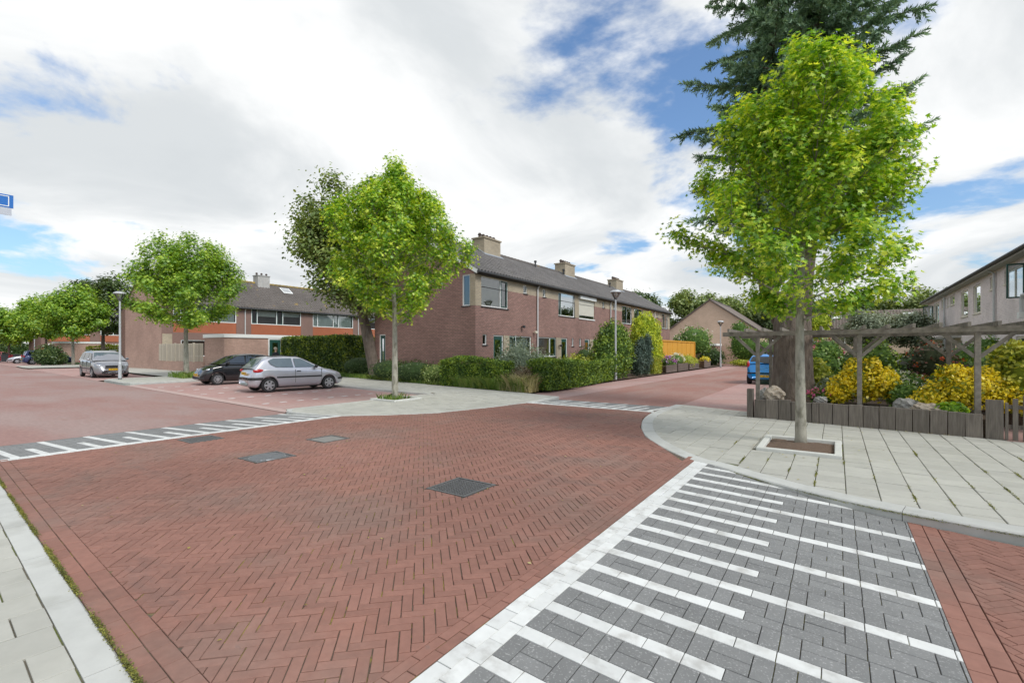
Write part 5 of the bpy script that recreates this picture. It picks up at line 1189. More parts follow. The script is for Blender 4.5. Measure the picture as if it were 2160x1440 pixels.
shrub('golden_shrub', 'golden-leaved bush behind the middle pergola post', (.50, 14.45, .36), [(0, 0, .48, .58, .50, .45), (-.38, -.15, .38, .36, .34, .34), (.42, -.1, .55, .34, .36, .40), (-.12, .1, .88, .26, .26, .26), (.22, 0, .95, .2, .2, .22), (-.5, -.25, .22, .25, .25, .22), (.62, .1, .42, .25, .3, .25)], .08, 5600, 'leaf_gold', 50, shell=.36, core=.6)
shrub('golden_shrub', 'golden-leaved bush around the right pergola post above the end planks', (2.22, 13.75, .36), [(0, 0, .46, .62, .48, .44), (-.5, -.1, .30, .34, .34, .28), (.55, .1, .40, .36, .38, .38), (-.15, .1, .80, .32, .3, .24), (.3, .1, .74, .3, .3, .26), (-.72, -.2, .2, .26, .26, .18), (.85, 0, .3, .22, .25, .24)], .075, 6600, 'leaf_gold', 51, shell=.36, core=.6)
shrub('variegated_shrub', 'yellow-green climbing shrub beside the gate at the right edge', (3.35, 14.1, .3), [(0, 0, .75, .75, .6, .85), (-.3, .2, 1.25, .4, .4, .35), (.6, .2, 1.1, .7, .6, .7)], .10, 3600, 'leaf_lime', 52, shell=.3, core=.6)
shrub('green_shrub', 'bright green rounded bush beside the cedar trunk', (-.52, 16.4, .34), [(0, 0, .5, .45, .5, .62)], .09, 1300, 'leaf_lime', 53)
shrub('green_shrub', 'blue-green loose plant below the bright green bush by the cedar', (-.05, 15.4, .34), [(0, 0, .3, .5, .5, .35)], .10, 900, 'leaf_silver', 54, T=DIAMOND, shell=.4, core=.4)
shrub('flowering_shrub', 'pink flowers between the cedar trunk and the first golden bush', (-.22, 14.35, .34), [(0, 0, .18, .40, .25, .20)], .07, 600, 'leaf_green', 55, fl=('petal_pink', 26, .05))
shrub('flowering_shrub', 'white daisies between the two golden bushes', (1.45, 16.0, .34), [(0, 0, .35, .6, .45, .45)], .07, 1100, 'leaf_green', 56, fl=('petal_white', 70, .05), shell=.3)
shrub('green_shrub', 'leafy green plants under the daisies by the pale flat rock', (1.28, 14.3, .34), [(0, 0, .25, .35, .5, .38), (.35, -.55, .1, .35, .3, .22)], .085, 1300, 'leaf_green', 57, shell=.35)
shrub('green_shrub', 'low bright green fern at the right end of the planter soil', (1.92, 13.05, .36), [(0, 0, .10, .32, .15, .16)], .09, 420, 'leaf_maple', 58, shell=.35)
shrub('green_shrub', 'yellow-green conifer bush behind the middle pergola post', (1.0, 17.6, .34), [(0, 0, .8, .55, .6, .9)], .09, 1500, 'leaf_thuja', 59)
shrub('rose_bush', 'dark reddish rose bush under the pergola beam', (2.15, 17.6, .34), [(0, 0, .85, .55, .6, .8), (.45, .3, .6, .5, .5, .6)], .09, 1700, 'leaf_rose', 60, fl=('petal_red', 22, .06), shell=.35)
shrub('flowering_shrub', 'orange-red flower cluster below the rose bush', (2.0, 16.2, .34), [(0, 0, .35, .4, .3, .35)], .07, 600, 'leaf_green', 61, fl=('petal_red', 30, .05))
for i, (x, y, rx, rz, m, lb) in enumerate([(-.6, 20.5, .9, 1.5, 'leaf_green', 'tall green shrub under the left pergola beam behind the cedar'), (.6, 21.5, .9, 1.3, 'leaf_dark', 'dark green shrub at the back of the garden behind the middle post'), (2.2, 22, 1.1, 1.2, 'leaf_dark', 'dark bush at the back of the garden behind the roses'), (3.6, 20, 1.0, 1.0, 'leaf_green', 'green bush before the doors of the pinkish terrace'), (4.6, 26, 1.0, 1.6, 'leaf_green', 'tall green bush against the pinkish terrace wall'), (5.0, 18, .9, 1.3, 'leaf_lime', 'yellow-green shrub against the pinkish terrace near the right edge')]):
    shrub('green_shrub', lb, (x, y, .34), [(0, 0, rz * .5, rx, .8, rz * .55), (.3, .2, rz * .8, rx * .6, .6, rz * .4)], .12, 1700, m, 70 + i, shell=.3, group=GE, fl=('petal_pink', 14, .06) if i in (0, 2) else None)
shrub('round_tree', 'small golden-green dome tree behind the pergola near the cedar trunk', (-1.15, 40, .3), [(0, 0, 3.3, .85, .85, .75), (0, 0, 2.7, .7, .7, .7)], .14, 1500, 'leaf_thuja_gold', 80)
tree('olive_tree', 'grey-green feathery small tree in front of the long brown roof', (2.1, 45, .3), 1.6, 4.5, 1.8, PR, 22, .16, DIAMOND, 'leaf_silver', 'bark_dark', .08, 26, .28, 81)
tree('olive_tree', 'grey-green feathery small tree next to the open green casement', (4.6, 46, .3), 1.6, 4.3, 1.2, PR, 20, .16, DIAMOND, 'leaf_silver', 'bark_dark', .08, 24, .25, 82)
bird = thing('bird_table', 'small grey roofed bird table in the garden behind the daisies', 'bird table', (1.55, 18.0, .34))
MB().box(-.03, .03, -.03, .03, 0, .7).build('post', 'timber_grey', bird, world=False); MB().box(-.2, .2, -.15, .15, .7, .74).build('tray', 'timber_grey', bird, world=False)
MB().extrude([(-.24, -.18, .92), (.24, -.18, .92), (0, -.18, 1.06)], (0, .36, 0)).build('roof', 'rock_grey', bird, world=False)
for sx in (-.17, .17): MB().box(sx - .015, sx + .015, -.1, .1, .74, .92).build('side', 'timber_grey', bird, world=False)
# wire mesh screen between the corner posts
ws = thing('wire_screen', 'thin green wire screen between the left pergola posts', 'screen', (-1.66, 13.7, .3))
for k in range(12): y = 13.7 + k * .22; MB().tube([(-1.66, y, .34), (-1.66, y, 1.25)], .004, 4).build('wire', 'wire_green', ws)
for k in range(4): z = .45 + k * .24; MB().tube([(-1.66, 13.62, z), (-1.66, 16.3, z)], .004, 4).build('wire', 'wire_green', ws)
# planters by the west strip
mat('timber_dark', (.115, .09, .075), .9, .25, 6, .15, .1, .5, 30, .006)
for i, (y0, y1, h) in enumerate(((35.4, 38.2, .55), (38.6, 41.6, .6), (42.1, 45.4, .5), (47.6, 50.2, .7))):
    t = thing('planter_box', ['dark board planter holding the purple hydrangea', 'dark board planter holding the white hydrangea', 'dark board planter holding the yellow-green bush', 'brown board planter tub furthest along the side street'][i], 'planter', (-10.9, y0, 0), 0, 'board planters along the side street')
    for k in range(3): MB().box(-10.45, -10.38, y0, y1, k * h / 3 + .003, (k + 1) * h / 3 - .006).build('plank', 'timber_dark', t)
    for x in (-11.4, -10.44): MB().box(x, x + .06, y0 - .07, y0, 0, h + .05).build('post', 'timber_dark', t)
    MB().box(-11.4, -10.46, y0 + .004, y1, 0, h - .1).build('soil_bed', 'soil', t)
# ------------------------------------------------------------------ street objects
mat('lamp_grey', (.50, .52, .54), .45, .06, 8, metal=.3)
mat('lamp_dark', (.09, .095, .10), .4, .1, 8)
glass_mat('lamp_glass', (.9, .93, .93), .12)
def lamp(label, loc, h, seed=0):
    t = thing('street_lamp', label, 'street lamp', loc, 0, 'street lamps')
    MB().lathe([(.085, -.05), (.085, .9), (.07, .95), (.06, 1.0), (.045, h - .62), (.045, h - .55)], (0, 0, 0), 14).build('pole', 'lamp_grey', t, world=False, smooth=False)
    MB().lathe([(.09, -.02), (.095, .05), (.086, .07)], (0, 0, 0), 14).build('base_collar', 'lamp_dark', t, world=False)
    hd = MB().lathe([(.05, h - .56), (.10, h - .50), (.105, h - .46), (.07, h - .44)], (0, 0, 0), 16).build('lantern', 'lamp_dark', t, world=False)
    MB().lathe([(.10, h - .455), (.17, h - .36), (.285, h - .15)], (0, 0, 0), 18).build('glass_cone', 'lamp_glass', hd, world=False)
    MB().lathe([(.05, h - .44), (.035, h - .38), (.03, h - .2)], (0, 0, 0), 10).build('bulb', 'frame_white', hd, world=False)
    MB().lathe([(.315, h - .155), (.325, h - .13), (.30, h - .09), (.18, h - .02), (.03, h)], (0, 0, 0), 18).build('cap', 'lamp_grey', hd, world=False, smooth=False)
    for k in range(3):
        a = k * R(120) + .4; MB().beam((.10 * math.cos(a), .10 * math.sin(a), h - .46), (.30 * math.cos(a), .30 * math.sin(a), h - .14), .02, .02).build('strut', 'lamp_dark', hd, world=False)
    return t
lamp('grey street lamp with glass cone in front of the grey people carrier', (-34.0, 9.75, 0), 5.05)
lamp('grey street lamp with glass cone in front of the dark rounded conifer', (-10.55, 26.0, ZS), 5.25)
lamp('small grey street lamp at the far end of the side street', (-9.7, 51.5, ZS), 4.75)
lamp('faint far street lamp at the left edge behind the silver car', (-101, 18.5, 0), 5.0)
# street name sign
mat('sign_blue', (.01, .13, .45), .4, .03, 5); mat('sign_back', (.45, .47, .52), .5, .05, 5)
sg = thing('street_sign', 'blue street name sign with white letters and grey plate at the left edge', 'sign', (-7.9, .35, 0))
sx = -7.9
MB().tube([(sx - .03, .35, 0), (sx - .03, .35, 3.75)], .03, 10).build('pole', 'lamp_grey', sg)
MB().box(sx, sx + .012, .40, 1.27, 3.32, 3.47).build('name_plate', 'sign_blue', sg)
b = MB()
for q in ((.43, 1.235, 3.447, 3.455), (.43, 1.235, 3.335, 3.343), (1.227, 1.235, 3.343, 3.447), (.43, .438, 3.343, 3.447)): b.box(sx + .0125, sx + .0145, q[0], q[1], q[2], q[3])
b.build('border_line', 'frame_white', sg)
MB().box(sx, sx + .012, .40, 1.255, 3.235, 3.315).build('sub_plate', 'sign_back', sg)
for z in (3.27, 3.40): MB().tube([(sx - .03, .35, z), (sx, .45, z)], .012, 6).build('bracket', 'lamp_grey', sg)
tx = bpy.data.curves.new('lettering', 'FONT'); tx.body = 'at'; tx.size = .085; tx.align_x = 'RIGHT'; tx.extrude = .0006; tx.offset = .0015
to = bpy.data.objects.new('lettering', tx); C.objects.link(to); tx.materials.append(MATS['frame_white']); to.parent = sg
dg = bpy.context.evaluated_depsgraph_get(); tm = bpy.data.meshes.new_from_object(to.evaluated_get(dg)); bpy.data.objects.remove(to); to = bpy.data.objects.new('lettering', tm); C.objects.link(to); to.parent = sg
to.location = Vector((sx + .0135, 1.13, 3.365)) - Vector(sg.location); to.rotation_euler = (R(90), 0, R(90))
# orange container
mat('container_orange', (.62, .31, .035), .55, .1, 3, 0, .08, .1, 20, .003, tint=(.45, .22, .04), tsc=1.5, trange=(.5, .7), tstr=.4)
ct = thing('skip_container', 'large orange steel container standing in front of the far brown terrace', 'container', (-11.6, 38, 0))
x0, x1, y0, y1, z0, z1 = -13.9, -11.6, 38.2, 48.9, .15, 2.50
MB().box(x0, x1, y0, y1, z0, z1).build('box', 'container_orange', ct)
for k in range(8): y = y0 + .1 + k * (y1 - y0 - .3) / 7; MB().box(x1 + .002, x1 + .016, y, y + .07, z0 + .1, z1 - .12).build('rib', 'container_orange', ct)
for z in (z0, z1 - .12): MB().box(x1 + .002, x1 + .06, y0, y1, z, z + .11).build('rail', 'container_orange', ct)
MB().box(x1 + .002, x1 + .065, y1 - .14, y1 + .02, z0 + .112, z1 - .122).build('corner_post', 'container_orange', ct)
for y in (39.0, 47.5): MB().box(x0 + .3, x1 - .1, y, y + .25, -.1, z0).build('skid', 'lamp_dark', ct)
# wheelie bins
mat('bin_plastic', (.03, .035, .04), .5, .1, 5)
for i, (x, y) in enumerate(((-93.5, 14.2), (-92.9, 15.3))):
    t = thing('wheelie_bin', ['dark wheelie bin at the left edge next to the red car', 'dark wheelie bin nearer the far silver car'][i], 'bin', (x, y, 0), 0, 'wheelie bins')
    MB().add([(-.26, -.26, .08), (.26, -.26, .08), (.26, .26, .08), (-.26, .26, .08), (-.33, -.33, 1.0), (.33, -.33, 1.0), (.33, .33, 1.0), (-.33, .33, 1.0)], [(3, 2, 1, 0), (4, 5, 6, 7), (0, 1, 5, 4), (1, 2, 6, 5), (2, 3, 7, 6), (3, 0, 4, 7)]).build('body', 'bin_plastic', t, world=False)
    MB().box(-.36, .38, -.35, .35, 1.005, 1.10).build('lid', 'bin_plastic', t, world=False, bevel=.03)
    for s in (-1, 1): MB().tube([(-.28, s * .28, .11), (-.28, s * .35, .11)], .11, 12).build('wheel', 'lamp_dark', t, world=False)
# small litter on the junction
mat('litter_white', (.75, .74, .70), .7, .1, 20); leaf_mat('leaf_fallen', ((.16, .10, .03), (.35, .28, .05), (.5, .48, .2)), .2, .6, 8)
rl = np.random.default_rng(5); P_ = []
while len(P_) < 70:
    q_ = (rl.uniform(-10, -1.9), rl.uniform(1.1, 12)); 
    if inpoly(q_, inner): P_.append((q_[0], q_[1], .012))
for _ in range(90): P_.append((rl.normal(-.5, 1.0), rl.normal(10.2, 1.3), .014))
for _ in range(40): a_ = rl.uniform(-1.6, 2.2); P_.append((a_, planter_line(a_) - abs(rl.normal(0, .08)) - .03, .014))
tag(link('fallen_leaves', leaves_mesh('fallen_leaves', np.array(P_), .035, OVAL, .9, None, 0, 9), 'leaf_fallen'), 'small fallen leaves scattered over the paving', 'leaves', kind='stuff')
# ------------------------------------------------------------------ cars
def paint(name, col, metal=.35, rough=.28, flake=.05): return mat(name, col, rough, flake, 3, metal=metal, coat=.8, obj=True)
paint('paint_silver', (.50, .51, .56), .55); paint('paint_black', (.010, .011, .014), .1, .2); paint('paint_grey', (.34, .345, .37), .5); paint('paint_blue', (.005, .22, .60), .2); paint('paint_navy', (.015, .03, .11), .3); paint('paint_red', (.28, .02, .03), .2)
mat('car_glass', (.012, .016, .017), .03, .1, 3, spec=1.0); mat('car_glass_clear', (.10, .13, .135), .03, .2, 3, spec=1.0)
mat('tyre', (.018, .018, .019), .85, .15, 20); mat('rim', (.46, .47, .49), .35, .05, 5, metal=.7); mat('trim_black', (.02, .021, .022), .6, .1, 5); mat('chrome', (.65, .66, .68), .15, .02, 5, metal=.9)
mat('tail_red', (.45, .012, .015), .25, .05, 5, coat=.6); mat('head_glass', (.62, .66, .69), .12, .15, 18, metal=.4, coat=.5); mat('plate_yellow', (.80, .48, .02), .5, .03, 5); mat('plate_ink', (.02, .02, .02), .6, .03, 5); mat('plate_blue', (.01, .06, .35), .5, .03, 5); mat('seat_dark', (.03, .03, .035), .9, .1, 5)
def lin(pts, x): return float(np.interp(x, [p[0] for p in pts], [p[1] for p in pts]))
def ellipsoid(mb, c, r, n=10):
    m = MB().lathe([(max(.001, math.sin(math.pi * q / 6)), -math.cos(math.pi * q / 6)) for q in range(7)], (0, 0, 0), n); mb.add([(c[0] + v[0] * r[0], c[1] + v[1] * r[1], c[2] + v[2] * r[2]) for v in m.v], m.f); return mb
def car(name, label, loc, rz, spec, pm, cat='car', group='parked cars', S=1.06):
    t = thing(name, label, cat, loc, rz, group); t.scale = (S, S, S); B = lambda mb, n, m, par=None, **k: mb.build(n, m, par or t, world=False, **k)
    fa, ra, wr = spec['front_axle'], spec['rear_axle'], spec['wheel']; top, wid = spec['top'], spec['width']; x0, x1 = top[0][0], top[-1][0]; clr = .20
    xs = sorted(set(np.round(np.concatenate([np.linspace(x0, x1, 40), np.linspace(fa - wr - .07, fa + wr + .07, 13), np.linspace(ra - wr - .07, ra + wr + .07, 13)]), 3)))
    xs = [x for i, x in enumerate(xs) if i == 0 or x - xs[i - 1] > .018 or x == xs[-1]]
    v = []; arch = wr + .055
    for x in xs:
        w, tz = lin(wid, x), lin(top, x); zl = clr
        for a in (fa, ra):
            if abs(x - a) < arch: zl = max(zl, wr + math.sqrt(arch ** 2 - (x - a) ** 2) - .01)
        if x > x1 - .12 or x < x0 + .12: zl = max(zl, .26)
        tz = max(tz, zl + .12); mid = max(zl + .03, min(.55, tz - .06)); sh = max(mid + .02, tz - .09)
        v.append([(x, w * .55, zl if zl > .3 else zl - .02), (x, w * .95, zl), (x, w * .99, max(zl + .012, .34)), (x, w, max(mid, zl + .025)), (x, w * .985, sh), (x, w * .93, tz - .015), (x, w * .5, tz + .012), (x, 0, tz + .02)])
    def shrink(st, dx): zc = sum(p[2] for p in st) / len(st); return [(st[0][0] + dx, p[1] * .86, zc + (p[2] - zc) * .72) for p in st]
    v = [shrink(v[0], -.03)] + v + [shrink(v[-1], .03)]
    mb = MB(); n = 8; rows = []
    for st in v:
        ring = st + [(p[0], -p[1], p[2]) for p in st[-2::-1]]; rows.append(ring)
    k = len(rows[0]); mb.v = [p for r_ in rows for p in r_]
    for i in range(len(rows) - 1):
        for j in range(k - 1): mb.f.append((i * k + j, i * k + j + 1, (i + 1) * k + j + 1, (i + 1) * k + j))
        mb.f.append((i * k + k - 1, i * k, (i + 1) * k, (i + 1) * k + k - 1))
    mb.f.append(tuple(range(k))); e = (len(rows) - 1) * k; mb.f.append(tuple(range(e + k - 1, e - 1, -1)))
    # cabin
    rl, belt, wb, wt = spec['roof'], spec['belt'], spec['wb'], spec['wt']; zr = max(p[1] for p in rl)
    cx = np.linspace(0, 1, 25); seg = np.concatenate([[0], np.cumsum([math.dist(a, b) for a, b in zip(rl, rl[1:])])]); seg /= seg[-1]
    rp = [(float(np.interp(c, seg, [p[0] for p in rl])), float(np.interp(c, seg, [p[1] for p in rl]))) for c in cx]
    ws = lambda z: wb + (wt - wb) * (z - belt) / (zr - belt)
    o = len(mb.v); kk = 7
    for x, z in rp:
        w = ws(z); ring = [(x, ws(belt) * 1.0, belt - .03), (x, w + .0, max(belt - .02, z - .05)), (x, w - .035, max(belt - .01, z - .008)), (x, w * .5, z + .018), ]
        ring = ring + [(p[0], -p[1], p[2]) for p in ring[::-1]]; kk = len(ring); mb.v += ring
    for i in range(len(rp) - 1):
        for j in range(kk - 1): mb.f.append((o + i * kk + j, o + i * kk + j + 1, o + (i + 1) * kk + j + 1, o + (i + 1) * kk + j))
    body = B(mb, 'body', pm, smooth=True); m_ = body.modifiers.new('smooth', 'SUBSURF'); m_.levels = 1; m_.render_levels = 1
    gl = spec.get('glass', 'car_glass')
    def pane(nm, poly, m=gl): q = MB(); q.add(poly, [tuple(range(len(poly)))]); return B(q, nm, m)
    for poly in spec['side_windows']:
        for s in (1, -1):
            P = [(x, s * (ws(z) + .012), z) for x, z in poly]; P = P if s < 0 else P[::-1]; pane('side_window', P)
    def slanted(nm, a, b, ka, kb, off, m=gl):
        (xa, za), (xb, zb) = a, b; nx, nz = (zb - za), -(xb - xa); l = math.hypot(nx, nz); nx, nz = nx / l * off, nz / l * off; n_ = 6; P = []
        for f in np.linspace(-1, 1, n_): P.append((xa + nx - abs(f) ** 2 * .06 * (1 if off > 0 else -1), f * ka, za + nz))
        for f in np.linspace(1, -1, n_): P.append((xb + nx - abs(f) ** 2 * .04 * (1 if off > 0 else -1), f * kb, zb + nz))
        return pane(nm, P, m)
    f0, f1, r0, r1 = spec['screen']; slanted('windscreen', f0, f1, ws(f0[1]) * .93, ws(f1[1]) * .88, .022, spec.get('screen_glass', gl)); slanted('rear_window', r0, r1, ws(r0[1]) * .86, ws(r1[1]) * .84, -.03)
    # wheels
    for i, (ax_, sd) in enumerate(((fa, 1), (fa, -1), (ra, 1), (ra, -1))):
        w = lin(wid, ax_) - .02
        wh = bpy.data.objects.new('wheel', None); C.objects.link(wh); wh.parent = t; wh.location = (ax_, sd * w, wr); wh.rotation_euler = (R(-90) if sd > 0 else R(90), 0, 0); wh.empty_display_size = .1
        B(MB().lathe([(wr * .60, -.18), (wr * .93, -.185), (wr, -.15), (wr, -.035), (wr * .93, .0), (wr * .66, .0)], (0, 0, 0), 28), 'tyre', 'tyre', wh, smooth=False)
        rm = MB(); rm.lathe([(wr * .66, -.02), (wr * .66, .004), (wr * .60, .006), (wr * .58, -.03)], (0, 0, 0), 24); ns = spec.get('spokes', 5)
        for q in range(ns):
            a = q * 2 * math.pi / ns; rm.beam((wr * .10 * math.cos(a), wr * .10 * math.sin(a), .0), (wr * .60 * math.cos(a), wr * .60 * math.sin(a), -.002), wr * spec.get('spoke_w', .18), .015)
        rm.lathe([(wr * .16, -.02), (wr * .16, .01), (wr * .08, .014)], (0, 0, 0), 12); B(rm, 'rim', 'rim', wh)
        B(MB().lathe([(wr * .58, -.05), (wr * .58, -.045)], (0, 0, 0), 20), 'brake_disc', 'trim_black', wh)
    B(MB().box(ra - .2, fa + .2, -.6, .6, .16, .24), 'underbody', 'trim_black')
    # mirrors, handles, lights, plates
    mx, mz = spec['mirror']
    for s in (1, -1):
        q = MB(); ellipsoid(q, (mx, s * (ws(mz) + .13), mz), (.06, .10, .07)); q.box(mx - .02, mx + .02, min(s * ws(mz), s * (ws(mz) + .08)), max(s * ws(mz), s * (ws(mz) + .08)), mz - .05, mz - .01); B(q, 'mirror', spec.get('mirror_m', 'trim_black'), smooth=True)
        for hx in spec['handles']: q = MB(); w = lin(wid, hx) * .985; q.box(hx - .08, hx + .08, min(s * w, s * (w + .022)), max(s * w, s * (w + .022)), belt - .13, belt - .095); B(q, 'door_handle', 'trim_black')
        for (c, r_) in spec['head']: B(ellipsoid(MB(), (c[0], s * c[1], c[2]), r_, 14), 'headlight', 'head_glass', smooth=True)
        for (c, r_) in spec['tail']: B(ellipsoid(MB(), (c[0], s * c[1], c[2]), r_, 14), 'tail_light', 'tail_red', smooth=True)
        if spec.get('strip'):
            a, b, z = spec['strip']; q = MB(); mm = [(x, lin(wid, x)) for x in np.linspace(a, b, 8)]
            for (xa, wa), (xb, wb_) in zip(mm, mm[1:]): q.add([(xa, s * wa, z), (xb, s * wb_, z), (xb, s * (wb_ + .014), z + .01), (xa, s * (wa + .014), z + .01), (xa, s * wa, z + .06), (xb, s * wb_, z + .06), (xb, s * (wb_ + .014), z + .05), (xa, s * (wa + .014), z + .05)], [(3, 2, 1, 0), (4, 5, 6, 7), (0, 1, 5, 4), (1, 2, 6, 5), (2, 3, 7, 6), (3, 0, 4, 7)])
            B(q, 'side_moulding', 'trim_black')
    for dx in spec.get('door_lines', ()):
        for s in (1, -1):
            w = lin(wid, dx) + .001; q = MB(); q.box(dx - .004, dx + .004, min(s * (w - .03), s * w), max(s * (w - .03), s * w), .36, belt - .05); B(q, 'door_gap', 'trim_black')
    def bumper(nm, xe, sgn, z, h, m, wd, dep=.035):
        q = MB(); ends = [p for p in wid if (p[0] < 0) == (sgn < 0)]; ends = ends if sgn < 0 else ends[::-1]; ws_, xs_ = [p[1] for p in ends], [p[0] for p in ends]; keep = [0] + [k_ for k_ in range(1, len(ws_)) if ws_[k_] > max(ws_[:k_])]
        pr = [(f, float(np.interp(abs(f * wd), [ws_[k_] for k_ in keep], [xs_[k_] for k_ in keep]))) for f in (-1, -.97, -.9, -.8, -.7, -.5, -.25, 0, .25, .5, .7, .8, .9, .97, 1)]; dep = .03
        for (fa_, xa), (fb_, xb) in zip(pr, pr[1:]): q.add([(xa - sgn * .05, fa_ * wd, z), (xa + sgn * dep, fa_ * wd, z), (xb + sgn * dep, fb_ * wd, z), (xb - sgn * .05, fb_ * wd, z), (xa - sgn * .05, fa_ * wd, z + h), (xa + sgn * dep, fa_ * wd, z + h), (xb + sgn * dep, fb_ * wd, z + h), (xb - sgn * .05, fb_ * wd, z + h)], [(3, 2, 1, 0), (4, 5, 6, 7), (0, 1, 5, 4), (1, 2, 6, 5), (2, 3, 7, 6), (3, 0, 4, 7)])
        return B(q, nm, m)
    for b_ in spec['bumpers']: bumper(*b_)
    for (xe, sgn, z, m) in spec['plates']:
        q = MB().box(min(xe, xe + sgn * .012), max(xe, xe + sgn * .012), -.26, .26, z, z + .11); p = B(q, 'number_plate', 'plate_yellow')
        ink = MB(); random.seed(int(abs(xe) * 1000) + int(z * 100))
        for g in range(8):
            if g in (2, 5): ink.box(xe + sgn * .0125, xe + sgn * .014, -.185 + g * .052, -.165 + g * .052, z + .05, z + .06) if sgn > 0 else ink.box(xe - .014, xe - .0125, -.185 + g * .052, -.165 + g * .052, z + .05, z + .06)
            else:
                y = -.195 + g * .052; xa, xb = (xe + .0125, xe + .014) if sgn > 0 else (xe - .014, xe - .0125)
                ink.box(xa, xb, y, y + .009, z + .025, z + .088); ink.box(xa, xb, y + .026, y + .035, z + .025, z + .088); ink.box(xa, xb, y + .009, y + .026, z + .079 if g % 2 else z + .05, z + .088 if g % 2 else z + .059)
        o_ = B(ink, 'lettering', 'plate_ink', p); B(MB().box(min(xe, xe + sgn * .0135), max(xe, xe + sgn * .0135), -.258 if sgn < 0 else .225, -.225 if sgn < 0 else .258, z + .004, z + .106), 'blue_band', 'plate_blue', p)
    for (nm, mbx, m) in spec.get('extra', ()):
        B(MB().box(*mbx), nm, m)
    return t
def polyx(l): return l
HATCH = dict(front_axle=1.22, rear_axle=-1.22, wheel=.29, belt=.93, wb=.77, wt=.56, spokes=6, spoke_w=.26, glass='car_glass_clear',
    top=[(-1.87, .62), (-1.82, .80), (-1.72, .95), (-1.3, .985), (0, .95), (.85, .93), (1.35, .85), (1.72, .74), (1.90, .62), (1.96, .48)],
    width=[(-1.87, .60), (-1.78, .74), (-1.5, .80), (-.9, .825), (1.1, .825), (1.55, .77), (1.8, .66), (1.96, .50)],
    roof=[(.98, .93), (.12, 1.36), (-.1, 1.41), (-.55, 1.43), (-1.15, 1.40), (-1.40, 1.34), (-1.76, .94)],
    side_windows=[[(.70, .98), (-.20, .98), (-.24, 1.33), (.06, 1.32)], [(-.28, .98), (-.95, 1.00), (-1.16, 1.12), (-1.22, 1.26), (-1.02, 1.34), (-.32, 1.345)]],
    screen=((.90, .96), (.16, 1.34), (-1.71, 1.0), (-1.44, 1.30)), mirror=(.62, 1.0), handles=(-.08,), door_lines=(-.22, .88),
    head=[((1.64, .56, .655), (.19, .12, .058))], tail=[((-1.58, .715, .86), (.23, .08, .09))], strip=(-.95, .88, .56),
    bumpers=[('bumper_strip', -1.845, -1, .50, .10, 'trim_black', .80), ('front_bumper_strip', 1.93, 1, .42, .07, 'trim_black', .72)],
    plates=[(-1.885, -1, .70, 0), (1.975, 1, .38, 0)], extra=[('roof_strip', (-1.2, .0, .47, .50, 1.405, 1.435), 'trim_black'), ('roof_strip', (-1.2, .0, -.50, -.47, 1.405, 1.435), 'trim_black')])
CITY = dict(front_axle=1.17, rear_axle=-1.17, wheel=.275, belt=1.0, wb=.76, wt=.57, spokes=10, spoke_w=.10,
    top=[(-1.60, .60), (-1.56, .86), (-1.46, 1.0), (-1.0, 1.03), (0, 1.0), (.98, .98), (1.35, .90), (1.62, .76), (1.76, .60), (1.82, .46)],
    width=[(-1.60, .62), (-1.5, .74), (-1.2, .80), (-.7, .81), (1.0, .81), (1.4, .76), (1.65, .66), (1.82, .50)],
    roof=[(1.10, .98), (.30, 1.38), (.05, 1.44), (-.4, 1.47), (-1.0, 1.44), (-1.28, 1.38), (-1.50, 1.0)],
    side_windows=[[(.85, 1.04), (-.02, 1.04), (-.06, 1.38), (.25, 1.36)], [(-.10, 1.04), (-.78, 1.05), (-.92, 1.15), (-.90, 1.37), (-.14, 1.39)]],
    screen=((1.03, 1.01), (.34, 1.36), (-1.50, 1.02), (-1.33, 1.34)), mirror=(.75, 1.05), handles=(0.05, -.75), door_lines=(-.08, .95),
    head=[((1.40, .62, .735), (.24, .085, .058))], tail=[((-1.47, .70, .98), (.07, .07, .17))], bumpers=[('lower_grille', 1.79, 1, .30, .09, 'trim_black', .60), ('rear_strip', -1.585, -1, .52, .07, 'trim_black', .76)],
    plates=[(-1.635, -1, .36, 0), (1.845, 1, .44, 0)], bulge=.26, extra=[('badge', (1.775, 1.80, -.05, .05, .60, .66), 'chrome'), ('wiper', (-1.57, -1.545, -.25, .02, 1.06, 1.08), 'trim_black')])
